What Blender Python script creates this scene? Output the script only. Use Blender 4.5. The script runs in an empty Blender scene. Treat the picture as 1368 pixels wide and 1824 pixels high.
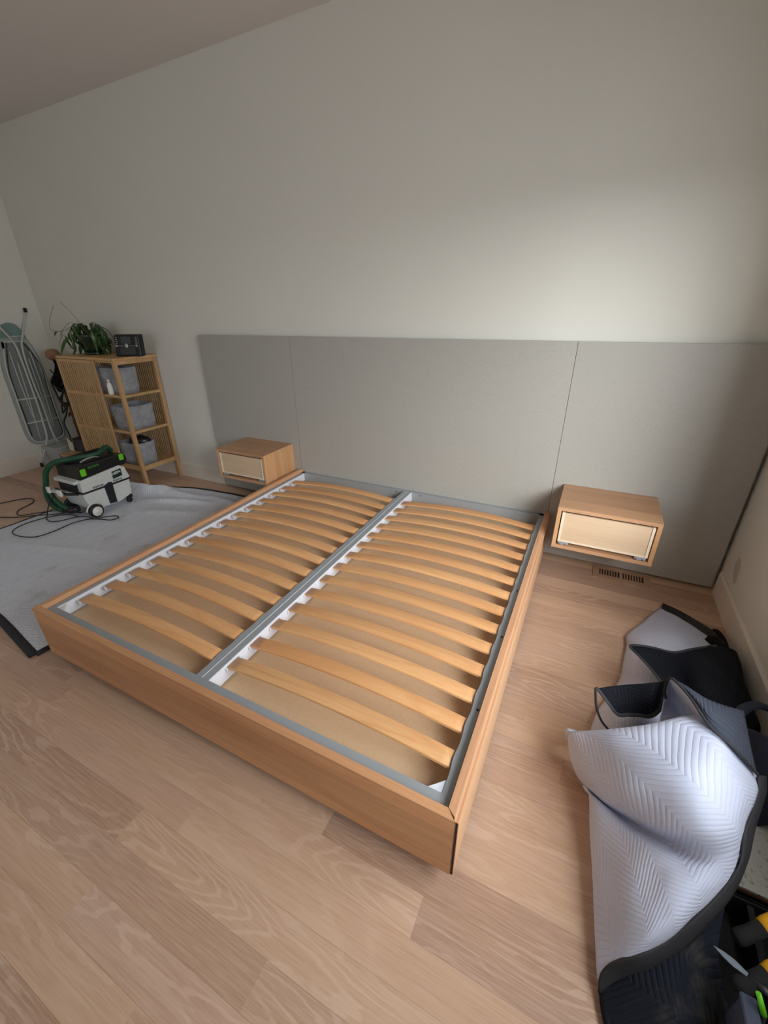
import bpy, bmesh, math, random
from mathutils import Vector, Matrix, noise as mnoise
random.seed(7)
SC = bpy.context.scene
COL = SC.collection

# ------------------------------------------------------------------ camera
cam_d = bpy.data.cameras.new('camera')
cam = bpy.data.objects.new('camera', cam_d); COL.objects.link(cam)
R_ = Vector((0.89357057, 0.44871759, -0.01357079))
U_ = Vector((-0.18230918, 0.39034115, 0.90243956))
B_ = Vector((0.41023774, -0.80391935, 0.4306027))
m = Matrix.Identity(4)
for i in range(3):
    m[i][0] = R_[i]; m[i][1] = U_[i]; m[i][2] = B_[i]
m.translation = (1.47669, -2.74896, 1.53649)
cam.matrix_world = m
cam_d.sensor_fit = 'HORIZONTAL'; cam_d.sensor_width = 36.0
cam_d.lens = 745.362/1368*36.0
cam_d.shift_x = (684-674.553)/1368
cam_d.shift_y = (906.320-912)/1368
cam_d.clip_start = 0.02
SC.camera = cam

# ------------------------------------------------------------------ world, light, exposure
w = bpy.data.worlds.new('world'); SC.world = w; w.use_nodes = True
bgn = w.node_tree.nodes['Background']
bgn.inputs[0].default_value = (0.75, 0.86, 1.0, 1); bgn.inputs[1].default_value = 1.2
SC.view_settings.view_transform = 'Standard'
SC.view_settings.look = 'None'
SC.view_settings.exposure = 0.0
SC.view_settings.gamma = 1.0
SC.view_settings.use_curve_mapping = False
SC.cycles.use_denoising = True
SC.cycles.max_bounces = 10
SC.cycles.diffuse_bounces = 6

def area(name, loc, rot, sx, sy, power, color):
    l = bpy.data.lights.new(name, 'AREA'); l.shape = 'RECTANGLE'; l.size = sx; l.size_y = sy
    l.energy = power; l.color = color
    o = bpy.data.objects.new(name, l); COL.objects.link(o); o.location = loc; o.rotation_euler = rot
    return o
# window 1 is in the right wall (x = 2.33) just outside the frame, window 2 is added behind the camera for soft general fill
W1 = dict(y0=-2.95, y1=-0.95, z0=0.80, z1=2.15)
W2 = dict(x0=-2.6, x1=-0.2, z0=0.35, z1=2.2)
def aim(a, b):
    return (Vector(b)-Vector(a)).to_track_quat('-Z', 'Y').to_euler()
# bright patch of overcast sky outside window 1, then the window glow itself
SKY = (4.7, -5.0, 3.05)
area('sky_patch', SKY, aim(SKY, (1.2, -0.6, 1.2)), 3.0, 1.9, 520, (0.95, 0.98, 1.0))
area('daylight_window_1', (2.98, (W1['y0']+W1['y1'])/2, 1.80), (0, math.radians(66), 0), 1.7, 2.3, 100, (0.97, 0.98, 1.0))
area('fill_behind_camera', ((W2['x0']+W2['x1'])/2, -4.68, (W2['z0']+W2['z1'])/2), (math.radians(90), 0, 0), W2['x1']-W2['x0'], W2['z1']-W2['z0'], 3.5, (0.98, 0.98, 1.0))  # added fill light for the room, in an unseen opening

# ------------------------------------------------------------------ materials
class NT:
    def __init__(s, name):
        s.m = bpy.data.materials.new(name); s.m.use_nodes = True
        s.t = s.m.node_tree; s.n = s.t.nodes; s.l = s.t.links
        s.b = s.n['Principled BSDF']
    def add(s, kind, **kw):
        nd = s.n.new(kind)
        for k, v in kw.items():
            if k.startswith('i_'):
                key = k[2:]
                key = int(key) if key.isdigit() else key
                nd.inputs[key].default_value = v
            else: setattr(nd, k, v)
        return nd
    def lk(s, a, b): s.l.new(a, b)
    def math(s, op, a, b=None, c=None):
        nd = s.n.new('ShaderNodeMath'); nd.operation = op
        for i, x in enumerate((a, b, c)):
            if x is None: continue
            if isinstance(x, (int, float)): nd.inputs[i].default_value = x
            else: s.l.new(x, nd.inputs[i])
        return nd.outputs[0]
    def mix(s, fac, a, b, mode='MIX'):
        nd = s.n.new('ShaderNodeMix'); nd.data_type = 'RGBA'; nd.blend_type = mode
        if isinstance(fac, (int, float)): nd.inputs[0].default_value = fac
        else: s.l.new(fac, nd.inputs[0])
        for idx, x in ((6, a), (7, b)):
            if isinstance(x, tuple): nd.inputs[idx].default_value = (*x[:3], 1)
            else: s.l.new(x, nd.inputs[idx])
        return nd.outputs[2]
    def ramp(s, fac, stops):
        nd = s.n.new('ShaderNodeValToRGB')
        el = nd.color_ramp.elements
        while len(el) < len(stops): el.new(0.5)
        for e, (p, c) in zip(el, stops):
            e.position = p; e.color = (*c, 1) if isinstance(c, tuple) else (c, c, c, 1)
        s.l.new(fac, nd.inputs[0]); return nd.outputs[0]
    def noise(s, vec, scale, detail=3, rough=0.5):
        nd = s.add('ShaderNodeTexNoise', i_Scale=scale, i_Detail=detail, i_Roughness=rough)
        if vec is not None: s.l.new(vec, nd.inputs['Vector'])
        return nd.outputs['Fac']
    def bump(s, h, strength=0.3, dist=0.002):
        nd = s.add('ShaderNodeBump', i_Strength=strength, i_Distance=dist)
        s.l.new(h, nd.inputs['Height']); s.l.new(nd.outputs[0], s.b.inputs['Normal'])
    def color(s, c):
        if isinstance(c, tuple): s.b.inputs['Base Color'].default_value = (*c, 1)
        else: s.l.new(c, s.b.inputs['Base Color'])
    def set(s, **kw):
        for k, v in kw.items(): s.b.inputs[k].default_value = v
    def obj_vec(s, scale, rnd=20.0):
        tc = s.add('ShaderNodeTexCoord'); oi = s.add('ShaderNodeObjectInfo')
        mp = s.add('ShaderNodeMapping'); mp.inputs['Scale'].default_value = scale
        s.lk(tc.outputs['Object'], mp.inputs[0])
        if not rnd: return mp.outputs[0], oi.outputs['Random']
        va = s.add('ShaderNodeVectorMath', operation='ADD')
        sc_ = s.math('MULTIPLY', oi.outputs['Random'], rnd)
        s.lk(mp.outputs[0], va.inputs[0]); s.lk(sc_, va.inputs[1])
        return va.outputs[0], oi.outputs['Random']

def srgb(r, g, b):
    f = lambda c: (c/255/12.92) if c/255 <= 0.04045 else ((c/255+0.055)/1.055)**2.4
    return (f(r), f(g), f(b))

def plain(name, col, rough=0.5, metal=0.0, nscale=0, nstr=0.1, spec=0.5, var=0.0):
    t = NT(name); t.set(Roughness=rough, Metallic=metal); t.b.inputs['Specular IOR Level'].default_value = spec
    if nscale or var:
        vec, _ = t.obj_vec((1, 1, 1), 5)
        n = t.noise(vec, nscale or 8, 4, 0.6)
        if var:
            t.color(t.mix(t.ramp(n, [(0.3, 0.0), (0.7, 1.0)]), tuple(c*(1-var) for c in col), tuple(min(1, c*(1+var)) for c in col)))
        else: t.color(col)
        if nstr: t.bump(n, nstr, 0.002)
    else: t.color(col)
    return t.m

def wood(name, light, dark, axis='x', lines=9, fine=0.35, rough=0.45, tone=0.12, cath=0.5, wscale=1.0, strips=0.0, strip_ax='z', pink=None):
    """oak-like grain along one axis: fine fibres, cathedral contours and slow tone variation"""
    t = NT(name); t.set(Roughness=rough)
    ax = 'xyz'.index(axis)
    s1 = [5.0*wscale]*3; s1[ax] = 0.55*wscale
    v1, rnd = t.obj_vec(tuple(s1))
    n1 = t.noise(v1, 1.0, 2.0, 0.45)
    rings = t.math('FRACT', t.math('MULTIPLY', n1, lines))
    rings = t.math('PINGPONG', rings, 0.5)
    rings = t.math('MULTIPLY', rings, 2.0)
    rmask = t.ramp(rings, [(0.0, 1.0), (0.42, 0.0), (1.0, 0.0)])
    s2 = [160.0*wscale]*3; s2[ax] = 5.0*wscale
    v2, _ = t.obj_vec(tuple(s2))
    n2 = t.noise(v2, 1.0, 3.0, 0.6)
    fib = t.ramp(n2, [(0.35, 0.0), (0.7, 1.0)])
    s3 = [9.0*wscale]*3; s3[ax] = 0.8*wscale
    v3, _ = t.obj_vec(tuple(s3), 33)
    n3 = t.ramp(t.noise(v3, 1.0, 2, 0.5), [(0.3, 0.0), (0.7, 1.0)])
    base = t.mix(t.math('MULTIPLY', n3, 0.75), light, dark)
    base = t.mix(t.math('MULTIPLY', t.math('MULTIPLY', rmask, cath), 1.0), base, dark if pink is None else pink)
    base = t.mix(t.math('MULTIPLY', fib, fine), base, tuple(c*0.72 for c in dark))
    if strips:
        tc = t.add('ShaderNodeTexCoord'); sp = t.add('ShaderNodeSeparateXYZ'); t.lk(tc.outputs['Object'], sp.inputs[0])
        q = t.math('FLOOR', t.math('DIVIDE', sp.outputs['xyz'.index(strip_ax)], strips))
        wn = t.add('ShaderNodeTexWhiteNoise', noise_dimensions='1D'); t.lk(t.math('ADD', q, 13.37), wn.inputs['W'])
        k = t.math('ADD', t.math('MULTIPLY', wn.outputs['Value'], 0.24), 0.88)
        hs = t.add('ShaderNodeHueSaturation'); t.lk(base, hs.inputs['Color']); t.lk(k, hs.inputs['Value']); base = hs.outputs[0]
    hs = t.add('ShaderNodeHueSaturation'); t.lk(base, hs.inputs['Color'])
    t.lk(t.math('ADD', t.math('MULTIPLY', rnd, 2*tone), 1-tone), hs.inputs['Value'])
    t.color(hs.outputs[0])
    t.bump(n2, 0.12, 0.0006)
    return t.m

M = {}
def wall_mat(name, col, rough=0.85):
    t = NT(name); t.set(Roughness=rough)
    v, _ = t.obj_vec((1, 1, 1), 0)
    t.color(t.mix(t.ramp(t.noise(v, 1.3, 3), [(0.3, 0.0), (0.7, 1.0)]), col, tuple(c*0.975 for c in col)))
    t.bump(t.noise(v, 220, 3, 0.6), 0.10, 0.0015)
    return t.m
M['wall'] = wall_mat('wall_paint', srgb(219, 218, 209))
M['ceil'] = wall_mat('ceiling_paint', srgb(214, 208, 202))
M['base'] = plain('baseboard_paint', srgb(222, 216, 204), 0.5)

def floor_mat():
    t = NT('limed_oak_floor'); t.set(Roughness=0.42)
    t.b.inputs['Specular IOR Level'].default_value = 0.4
    v1, rnd = t.obj_vec((0.75, 4.6, 1), 40)
    n1 = t.noise(v1, 1.0, 2.0, 0.45)
    wob = t.noise(t.obj_vec((9, 40, 1), 11)[0], 1.0, 2, 0.6)
    field = t.math('ADD', n1, t.math('MULTIPLY', wob, 0.045))
    r = t.math('MULTIPLY', t.math('PINGPONG', t.math('FRACT', t.math('MULTIPLY', field, 26)), 0.5), 2)
    lime = t.ramp(r, [(0.0, 0.0), (0.60, 0.0), (0.78, 1.0), (1.0, 1.0)])
    wn = t.add('ShaderNodeTexWhiteNoise', noise_dimensions='1D'); t.lk(rnd, wn.inputs['W'])
    cathm = t.ramp(t.noise(t.obj_vec((1.1, 3.0, 1), 70)[0], 1.6, 1), [(0.42, 0.0), (0.60, 1.0)])
    fib = t.ramp(t.noise(t.obj_vec((7, 210, 1), 23)[0], 1.0, 3, 0.65), [(0.35, 0.0), (0.72, 1.0)])
    fib2 = t.ramp(t.noise(t.obj_vec((2.2, 60, 1), 51)[0], 1.0, 3, 0.6), [(0.35, 0.0), (0.7, 1.0)])
    slow = t.ramp(t.noise(t.obj_vec((0.9, 7, 1), 17)[0], 1.0, 2, 0.5), [(0.35, 0.0), (0.65, 1.0)])
    base = t.ramp(wn.outputs['Value'], [(0.0, srgb(156, 124, 108)), (0.3, srgb(198, 166, 140)), (0.6, srgb(211, 178, 150)), (0.85, srgb(188, 156, 138)), (1.0, srgb(218, 188, 156))])
    base = t.mix(t.math('MULTIPLY', slow, 0.5), base, srgb(182, 145, 116))
    base = t.mix(t.math('MULTIPLY', fib2, 0.30), base, srgb(168, 130, 106))
    base = t.mix(t.math('MULTIPLY', fib, 0.42), base, srgb(221, 194, 170))
    base = t.mix(t.math('MULTIPLY', t.math('MULTIPLY', lime, cathm), 0.40), base, srgb(222, 194, 172))
    t.color(base)
    t.bump(t.math('ADD', fib, t.math('MULTIPLY', lime, 0.5)), 0.10, 0.0005)
    return t.m
M['floor'] = floor_mat()
M['subfloor'] = plain('plank_joint_dark', srgb(150, 116, 92), 0.8)

OAK_L, OAK_D = srgb(212, 162, 118), srgb(176, 122, 82)
M['oak_x'] = wood('oak_veneer_x', OAK_L, OAK_D, 'x', 7, 0.28, 0.5, 0.03, 0.25, strips=0.052, strip_ax='z')
M['oak_y'] = wood('oak_veneer_y', srgb(218, 170, 130), srgb(184, 134, 98), 'y', 7, 0.4, 0.5, 0.03, 0.25, strips=0.052, strip_ax='z')
M['oak_top'] = wood('oak_veneer_top', srgb(222, 176, 132), srgb(190, 136, 92), 'x', 8, 0.35, 0.45, 0.03, 0.35)
M['stand_x'] = wood('stand_oak_x', srgb(202, 160, 122), srgb(172, 126, 90), 'x', 6, 0.38, 0.45, 0.02, 0.25, strips=0.065, strip_ax='y')
M['stand_z'] = wood('stand_oak_z', srgb(222, 176, 130), srgb(196, 144, 98), 'z', 6, 0.3, 0.45, 0.02, 0.2, strips=0.06, strip_ax='y')
M['slat'] = wood('beech_slat', srgb(227, 177, 124), srgb(203, 144, 92), 'x', 7, 0.25, 0.40, 0.05, 0.45)
M['bamboo'] = wood('bamboo', srgb(206, 170, 122), srgb(176, 136, 90), 'z', 3, 0.3, 0.45, 0.04, 0.2)
M['bamboo_x'] = wood('bamboo_rail', srgb(210, 172, 122), srgb(182, 138, 88), 'x', 3, 0.3, 0.45, 0.04, 0.2)
M['maple'] = wood('maple_drawer', srgb(218, 194, 164), srgb(204, 174, 140), 'x', 5, 0.22, 0.5, 0.02, 0.3)
M['maple_edge'] = plain('maple_edge', srgb(228, 214, 192), 0.6, nscale=60, nstr=0.1, var=0.06)
M['mdf'] = plain('mdf_board', srgb(222, 192, 154), 0.8, nscale=120, nstr=0.15, var=0.05)
M['steel'] = plain('grey_powder_coat', srgb(158, 164, 168), 0.42, 0.25, nscale=300, nstr=0.05)
M['white_pl'] = plain('pale_grey_plastic', srgb(218, 222, 230), 0.35)
M['black'] = plain('black_plastic', srgb(22, 22, 24), 0.4)
M['gap_shade'] = plain('recess_shade', srgb(40, 26, 20), 0.9)  # near-black brown that puts the shade of gaps and recesses into the colour
def panel_mat():
    t = NT('greige_linen_laminate'); t.set(Roughness=0.55)
    v, _ = t.obj_vec((260, 1, 60), 0); v2, _ = t.obj_vec((60, 1, 300), 3)
    n = t.math('ADD', t.noise(v, 1, 2), t.noise(v2, 1, 2))
    c = srgb(165, 163, 156)
    t.color(t.mix(t.ramp(n, [(0.8, 0.0), (1.2, 1.0)]), tuple(x*0.95 for x in c), tuple(x*1.04 for x in c)))
    t.bump(n, 0.06, 0.0005); return t.m
M['panel'] = panel_mat()
M['panel_edge'] = plain('panel_edge_brown', srgb(120, 84, 62), 0.7)

def quilt(name, col, line, pz=0.075, s=0.018, rot=45, depth=0.005, line_fac=0.25, strength=0.8, dirt=None, rough=0.9):
    t = NT(name); t.set(Roughness=rough); t.b.inputs['Specular IOR Level'].default_value = 0.15
    uv = t.add('ShaderNodeUVMap', uv_map='UVMap'); mp = t.add('ShaderNodeMapping')
    mp.inputs['Rotation'].default_value = (0, 0, math.radians(rot)); t.lk(uv.outputs[0], mp.inputs[0])
    sp = t.add('ShaderNodeSeparateXYZ'); t.lk(mp.outputs[0], sp.inputs[0])
    wv = t.noise(mp.outputs[0], 9, 2)
    U = sp.outputs[0]; V = t.math('ADD', sp.outputs[1], t.math('MULTIPLY', wv, 0.012))
    ph = t.math('DIVIDE', t.math('ADD', V, t.math('PINGPONG', t.math('ADD', U, 5.0), pz)), s)
    h = t.math('ABSOLUTE', t.math('SINE', t.math('MULTIPLY', ph, math.pi)))
    seam = t.ramp(h, [(0.0, 1.0), (0.22, 0.0)])
    wr = t.noise(mp.outputs[0], 55, 3, 0.6)
    wr2 = t.noise(mp.outputs[0], 12, 2, 0.5)
    tot = t.math('ADD', t.math('POWER', h, 0.6), t.math('ADD', t.math('MULTIPLY', wr, 0.5), t.math('MULTIPLY', wr2, 0.8)))
    t.bump(tot, strength, depth)
    base = t.mix(t.math('MULTIPLY', seam, line_fac), col, line)
    base = t.mix(t.ramp(wr2, [(0.35, 0.0), (0.7, 0.18)]), base, tuple(c*0.8 for c in col))
    if dirt:
        tc = t.add('ShaderNodeTexCoord')
        dn = t.noise(tc.outputs['Object'], 3.5, 5, 0.65)
        base = t.mix(t.ramp(dn, [(0.56, 0.0), (0.74, 0.55)]), base, dirt)
    t.color(base)
    return t.m
M['quilt'] = quilt('quilted_light_fabric', srgb(192, 199, 219), srgb(150, 155, 175), pz=0.085, s=0.0185, rot=45, strength=0.33, depth=0.004, line_fac=0.35)
M['quilt_dark'] = quilt('quilted_navy_fabric', srgb(20, 22, 29), srgb(84, 88, 98), pz=0.06, s=0.018, rot=20, line_fac=0.35, strength=0.5)
M['quilt_black'] = quilt('quilted_black_fabric', srgb(14, 14, 17), srgb(40, 42, 48), pz=0.06, s=0.018, rot=30, line_fac=0.3, strength=0.4)
M['quilt_blue'] = quilt('quilted_blue_fabric', srgb(62, 68, 80), srgb(128, 134, 146), pz=0.06, s=0.02, rot=-50, line_fac=0.4, strength=0.5)
M['quilt_dusty'] = quilt('quilted_dusty_fabric', srgb(30, 34, 44), srgb(62, 66, 74), pz=0.09, s=0.021, rot=45, line_fac=0.4, strength=0.6, dirt=srgb(104, 98, 84))
M['quilt_floor'] = quilt('quilted_floor_fabric', srgb(222, 226, 235), srgb(160, 165, 178), pz=0.055, s=0.026, rot=8, depth=0.005, line_fac=0.5, strength=0.6, dirt=srgb(158, 150, 134))
M['binding'] = plain('black_binding_tape', srgb(38, 38, 42), 0.75, nscale=120, nstr=0.3)
M['binding_l'] = plain('charcoal_binding_tape', srgb(38, 39, 44), 0.7, nscale=150, nstr=0.35)

# ------------------------------------------------------------------ mesh helpers
def nb(): return bmesh.new()
def add_box(bm, x0, x1, y0, y1, z0, z1, mat=None, mi=0):
    vs = [bm.verts.new(p) for p in ((x0,y0,z0),(x1,y0,z0),(x1,y1,z0),(x0,y1,z0),(x0,y0,z1),(x1,y0,z1),(x1,y1,z1),(x0,y1,z1))]
    if mat is not None:
        for v in vs: v.co = mat @ v.co
    fs = []
    for f in ((3,2,1,0),(4,5,6,7),(0,1,5,4),(1,2,6,5),(2,3,7,6),(3,0,4,7)):
        fc = bm.faces.new([vs[i] for i in f]); fc.material_index = mi; fs.append(fc)
    return vs
def bev(bm, w, seg=1):
    bmesh.ops.bevel(bm, geom=list(bm.edges), offset=w, segments=seg, affect='EDGES', profile=0.5, clamp_overlap=True)
    return bm
def prism(bm, poly, axis, a, b):
    """poly: list of 2D points in the plane normal to axis, extruded from a to b"""
    def P(p, k):
        if axis == 'x': return (k, p[0], p[1])
        if axis == 'y': return (p[0], k, p[1])
        return (p[0], p[1], k)
    lo = [bm.verts.new(P(p, a)) for p in poly]; hi = [bm.verts.new(P(p, b)) for p in poly]
    n = len(poly)
    bm.faces.new(lo); bm.faces.new(hi[::-1])
    for i in range(n): bm.faces.new((lo[i], hi[i], hi[(i+1) % n], lo[(i+1) % n]))
    bmesh.ops.recalc_face_normals(bm, faces=bm.faces)
def crom(p0, p1, p2, p3, t):
    return 0.5*((2*p1)+(p2-p0)*t+(2*p0-5*p1+4*p2-p3)*t*t+(3*p1-p0-3*p2+p3)*t**3)
def spline(pts, n):
    """n samples per segment through pts (Catmull-Rom)"""
    P = [Vector(p) for p in pts]
    P = [2*P[0]-P[1]] + P + [2*P[-1]-P[-2]]
    out = []
    for i in range(1, len(P)-2):
        for k in range(n): out.append(crom(P[i-1], P[i], P[i+1], P[i+2], k/n))
    out.append(P[-2].copy()); return out
def tube(bm, pts, r, sides=8, flat=1.0, cap=True):
    P = [Vector(p) for p in pts]; n = len(P)
    rr = r if isinstance(r, (list, tuple)) else [r]*n
    rings = []; up = Vector((0, 0, 1)); prev = None
    for i, p in enumerate(P):
        d = (P[min(i+1, n-1)]-P[max(i-1, 0)])
        d = d.normalized() if d.length > 1e-9 else Vector((0, 0, 1))
        if prev is None:
            a = d.cross(up)
            if a.length < 0.05: a = d.cross(Vector((1, 0, 0)))
            a.normalize()
        else:
            a = prev - d*prev.dot(d)
            a = a.normalized() if a.length > 1e-6 else d.orthogonal().normalized()
        prev = a; b = d.cross(a)
        rings.append([bm.verts.new(p + (a*math.cos(2*math.pi*k/sides) + b*math.sin(2*math.pi*k/sides)*flat)*rr[i]) for k in range(sides)])
    for i in range(n-1):
        for k in range(sides):
            f = bm.faces.new((rings[i][k], rings[i][(k+1) % sides], rings[i+1][(k+1) % sides], rings[i+1][k])); f.smooth = True
    if cap: bm.faces.new(rings[0][::-1]); bm.faces.new(rings[-1])
    return rings
def lathe(bm, prof, c=(0, 0, 0), seg=28, axis='z'):
    rings = []
    for r, z in prof:
        rg = []
        for k in range(seg):
            a = 2*math.pi*k/seg; x, y = r*math.cos(a), r*math.sin(a)
            if axis == 'z': p = (c[0]+x, c[1]+y, c[2]+z)
            elif axis == 'x': p = (c[0]+z, c[1]+x, c[2]+y)
            else: p = (c[0]+x, c[1]+z, c[2]+y)
            rg.append(bm.verts.new(p))
        rings.append(rg)
    for i in range(len(rings)-1):
        for k in range(seg):
            f = bm.faces.new((rings[i][k], rings[i][(k+1) % seg], rings[i+1][(k+1) % seg], rings[i+1][k])); f.smooth = True
    bm.faces.new(rings[0][::-1]); bm.faces.new(rings[-1])
    bmesh.ops.recalc_face_normals(bm, faces=bm.faces)

def wpos(o):
    p = Vector((0, 0, 0)); mw = Matrix.Identity(4)
    while o is not None:
        mw = o.matrix_basis @ mw; o = o.parent
    return mw
def obj(name, bm, mats, parent=None, local=False, smooth=False, edge_smooth=None):
    """link a bmesh as ONE object; geometry is given in world space unless local"""
    me = bpy.data.meshes.new(name)
    if parent is not None and not local:
        bmesh.ops.transform(bm, matrix=wpos(parent).inverted(), verts=bm.verts)
    bm.to_mesh(me); bm.free()
    for mm in (mats if isinstance(mats, (list, tuple)) else [mats]): me.materials.append(M[mm] if isinstance(mm, str) else mm)
    if smooth:
        for p in me.polygons: p.use_smooth = True
    o = bpy.data.objects.new(name, me); COL.objects.link(o)
    if parent is not None: o.parent = parent
    return o
def tag(o, label=None, cat=None, group=None, kind=None):
    if label: o['label'] = label
    if cat: o['category'] = cat
    if group: o['group'] = group
    if kind: o['kind'] = kind
    return o
def thing(name, label, cat, loc=(0, 0, 0), rotz=0, group=None):
    o = bpy.data.objects.new(name, None); COL.objects.link(o)
    o.location = loc; o.rotation_euler = (0, 0, rotz); o.empty_display_size = 0.1
    return tag(o, label, cat, group)
def box(name, x0, x1, y0, y1, z0, z1, mat, parent=None, b=0, local=False, seg=1):
    bm = nb(); add_box(bm, x0, x1, y0, y1, z0, z1)
    if b: bev(bm, b, seg)
    return obj(name, bm, mat, parent, local)
def struct(name, bm, mat):
    return tag(obj(name, bm, mat), kind='structure')
def dup(root, loc=None, rotz=None, label=None, parent=None):
    r = root.copy(); COL.objects.link(r)
    if parent is not None: r.parent = parent
    if loc is not None: r.location = loc
    if rotz is not None: r.rotation_euler = (r.rotation_euler[0], r.rotation_euler[1], rotz)
    if label: r['label'] = label
    for ch in list(root.children): dup(ch, parent=r)
    return r
def patch(bm, grid, n, mu, uvl, thick=0.0):
    """bicubic surface through a grid of points; uv in metres"""
    rows = [spline(r, mu) for r in grid]
    cols = list(zip(*rows))
    cols = [spline(c, n) for c in cols]
    nc, nr = len(cols), len(cols[0])
    V = [[bm.verts.new(cols[i][j]) for j in range(nr)] for i in range(nc)]
    ulen = [0.0]
    for i in range(1, nc): ulen.append(ulen[-1] + sum((cols[i][j]-cols[i-1][j]).length for j in range(nr))/nr)
    vlen = [0.0]
    for j in range(1, nr): vlen.append(vlen[-1] + sum((cols[i][j]-cols[i][j-1]).length for i in range(nc))/nc)
    for i in range(nc-1):
        for j in range(nr-1):
            f = bm.faces.new((V[i][j], V[i][j+1], V[i+1][j+1], V[i+1][j])); f.smooth = True
            for lp, (a, b_) in zip(f.loops, ((i, j), (i, j+1), (i+1, j+1), (i+1, j))):
                lp[uvl].uv = (ulen[a], vlen[b_])
    return V
def cloth(name, grid, mats, parent, n=6, mu=6, thick=0.006, offset=-1, amp=0.0, flip=False):
    bm = nb(); uvl = bm.loops.layers.uv.new('UVMap')
    patch(bm, grid, n, mu, uvl)
    if amp:
        bm.normal_update()
        for v in bm.verts:
            v.co += v.normal * mnoise.noise(v.co*9.0)*amp
    # orient the face side up / towards the room
    bm.normal_update()
    s = sum((f.normal.z*f.calc_area()) for f in bm.faces)
    if (s < 0) != flip: bmesh.ops.reverse_faces(bm, faces=bm.faces)
    o = obj(name, bm, mats, parent, smooth=True)
    md = o.modifiers.new('thickness', 'SOLIDIFY'); md.thickness = thick; md.offset = offset
    if len(mats) > 1: md.material_offset = 1; md.material_offset_rim = 1
    return o
MAIN = [[(1.6598, -1.4749, 0.04), (1.6212, -1.5369, 0.11), (1.6641, -1.5616, 0.17), (1.7543, -1.569, 0.24), (1.8571, -1.537, 0.29), (1.9664, -1.471, 0.31), (2.0411, -1.4655, 0.31), (2.1073, -1.4705, 0.25), (2.1434, -1.5318, 0.21)], [(1.6467, -1.5183, 0.13), (1.6096, -1.5817, 0.2), (1.6502, -1.609, 0.26), (1.7353, -1.6209, 0.33), (1.8319, -1.594, 0.38), (1.9347, -1.5328, 0.4), (2.0051, -1.5283, 0.4), (2.0693, -1.5297, 0.34), (2.1043, -1.5867, 0.3)], [(1.6525, -1.5279, 0.09), (1.6151, -1.5894, 0.16), (1.6724, -1.6466, 0.24), (1.7493, -1.7084, 0.33), (1.8197, -1.728, 0.39), (1.8925, -1.7146, 0.42), (1.9573, -1.7002, 0.42), (2.0206, -1.6831, 0.38), (2.0778, -1.6546, 0.33)], [(1.6708, -1.56, 0.05), (1.6332, -1.6188, 0.12), (1.6984, -1.7075, 0.2), (1.7708, -1.7705, 0.29), (1.8341, -1.8025, 0.36), (1.8919, -1.808, 0.4), (1.9482, -1.7879, 0.4), (1.9985, -1.7655, 0.38), (2.0552, -1.714, 0.33)], [(1.7015, -1.5926, 0.012), (1.6635, -1.6473, 0.08), (1.7362, -1.7285, 0.13), (1.8038, -1.791, 0.2), (1.8562, -1.8432, 0.28), (1.9003, -1.8628, 0.34), (1.9426, -1.8532, 0.36), (1.9891, -1.8177, 0.35), (2.0319, -1.7722, 0.32)], [(1.7242, -1.6182, 0.012), (1.6887, -1.6571, 0.06), (1.7619, -1.7069, 0.08), (1.8273, -1.7667, 0.13), (1.8765, -1.8075, 0.18), (1.9155, -1.85, 0.24), (1.9506, -1.8672, 0.28), (1.9876, -1.8526, 0.3), (2.0236, -1.816, 0.29)], [(1.7374, -1.6418, 0.02), (1.6988, -1.6962, 0.09), (1.7579, -1.7778, 0.14), (1.8111, -1.8376, 0.19), (1.8566, -1.8738, 0.23), (1.8963, -1.8881, 0.25), (1.9307, -1.9022, 0.27), (1.9682, -1.8951, 0.27), (2.0003, -1.8757, 0.26)], [(1.7497, -1.7425, 0.012), (1.7141, -1.7845, 0.07), (1.758, -1.8598, 0.14), (1.8016, -1.9087, 0.19), (1.8382, -1.9327, 0.22), (1.8719, -1.9497, 0.25), (1.9096, -1.9505, 0.26), (1.9447, -1.9358, 0.25), (1.977, -1.9116, 0.24)], [(1.757, -1.8722, 0.012), (1.7265, -1.8982, 0.05), (1.7621, -1.9499, 0.12), (1.7905, -1.985, 0.17), (1.8202, -2.002, 0.2), (1.8503, -2.0098, 0.22), (1.8787, -2.0091, 0.23), (1.9089, -1.9923, 0.22), (1.9374, -1.966, 0.21)], [(1.7532, -2.0009, 0.012), (1.7351, -2.0147, 0.04), (1.7591, -2.0353, 0.09), (1.7825, -2.0513, 0.13), (1.8049, -2.0597, 0.16), (1.8272, -2.0607, 0.18), (1.852, -2.0494, 0.18), (1.8713, -2.0366, 0.18), (1.8876, -2.0207, 0.18)], [(1.7648, -2.1223, 0.012), (1.7494, -2.1303, 0.03), (1.7578, -2.1187, 0.05), (1.7722, -2.1085, 0.07), (1.7864, -2.1018, 0.09), (1.8027, -2.093, 0.11), (1.826, -2.0777, 0.13), (1.8457, -2.0596, 0.14), (1.8643, -2.042, 0.15)]]
MAINBIND = [[(2.0812, -1.6257, 0.34), (2.0778, -1.6546, 0.33), (2.06, -1.7055, 0.32), (2.0276, -1.7844, 0.31), (2.0176, -1.8433, 0.28), (1.9897, -1.8939, 0.25), (1.9301, -1.9724, 0.2), (1.8705, -2.0364, 0.155), (1.8138, -2.0863, 0.125), (1.7622, -2.114, 0.065), (1.7495, -2.1325, 0.03)], [(2.1113, -1.6005, 0.325), (2.1053, -1.6395, 0.315), (2.0868, -1.6908, 0.305), (2.0614, -1.7549, 0.295), (2.0396, -1.8289, 0.265), (2.0043, -1.9058, 0.23), (1.9525, -1.9784, 0.18), (1.9065, -2.033, 0.135), (1.8512, -2.0815, 0.1), (1.7982, -2.1157, 0.05), (1.7565, -2.1505, 0.015)]]
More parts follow.
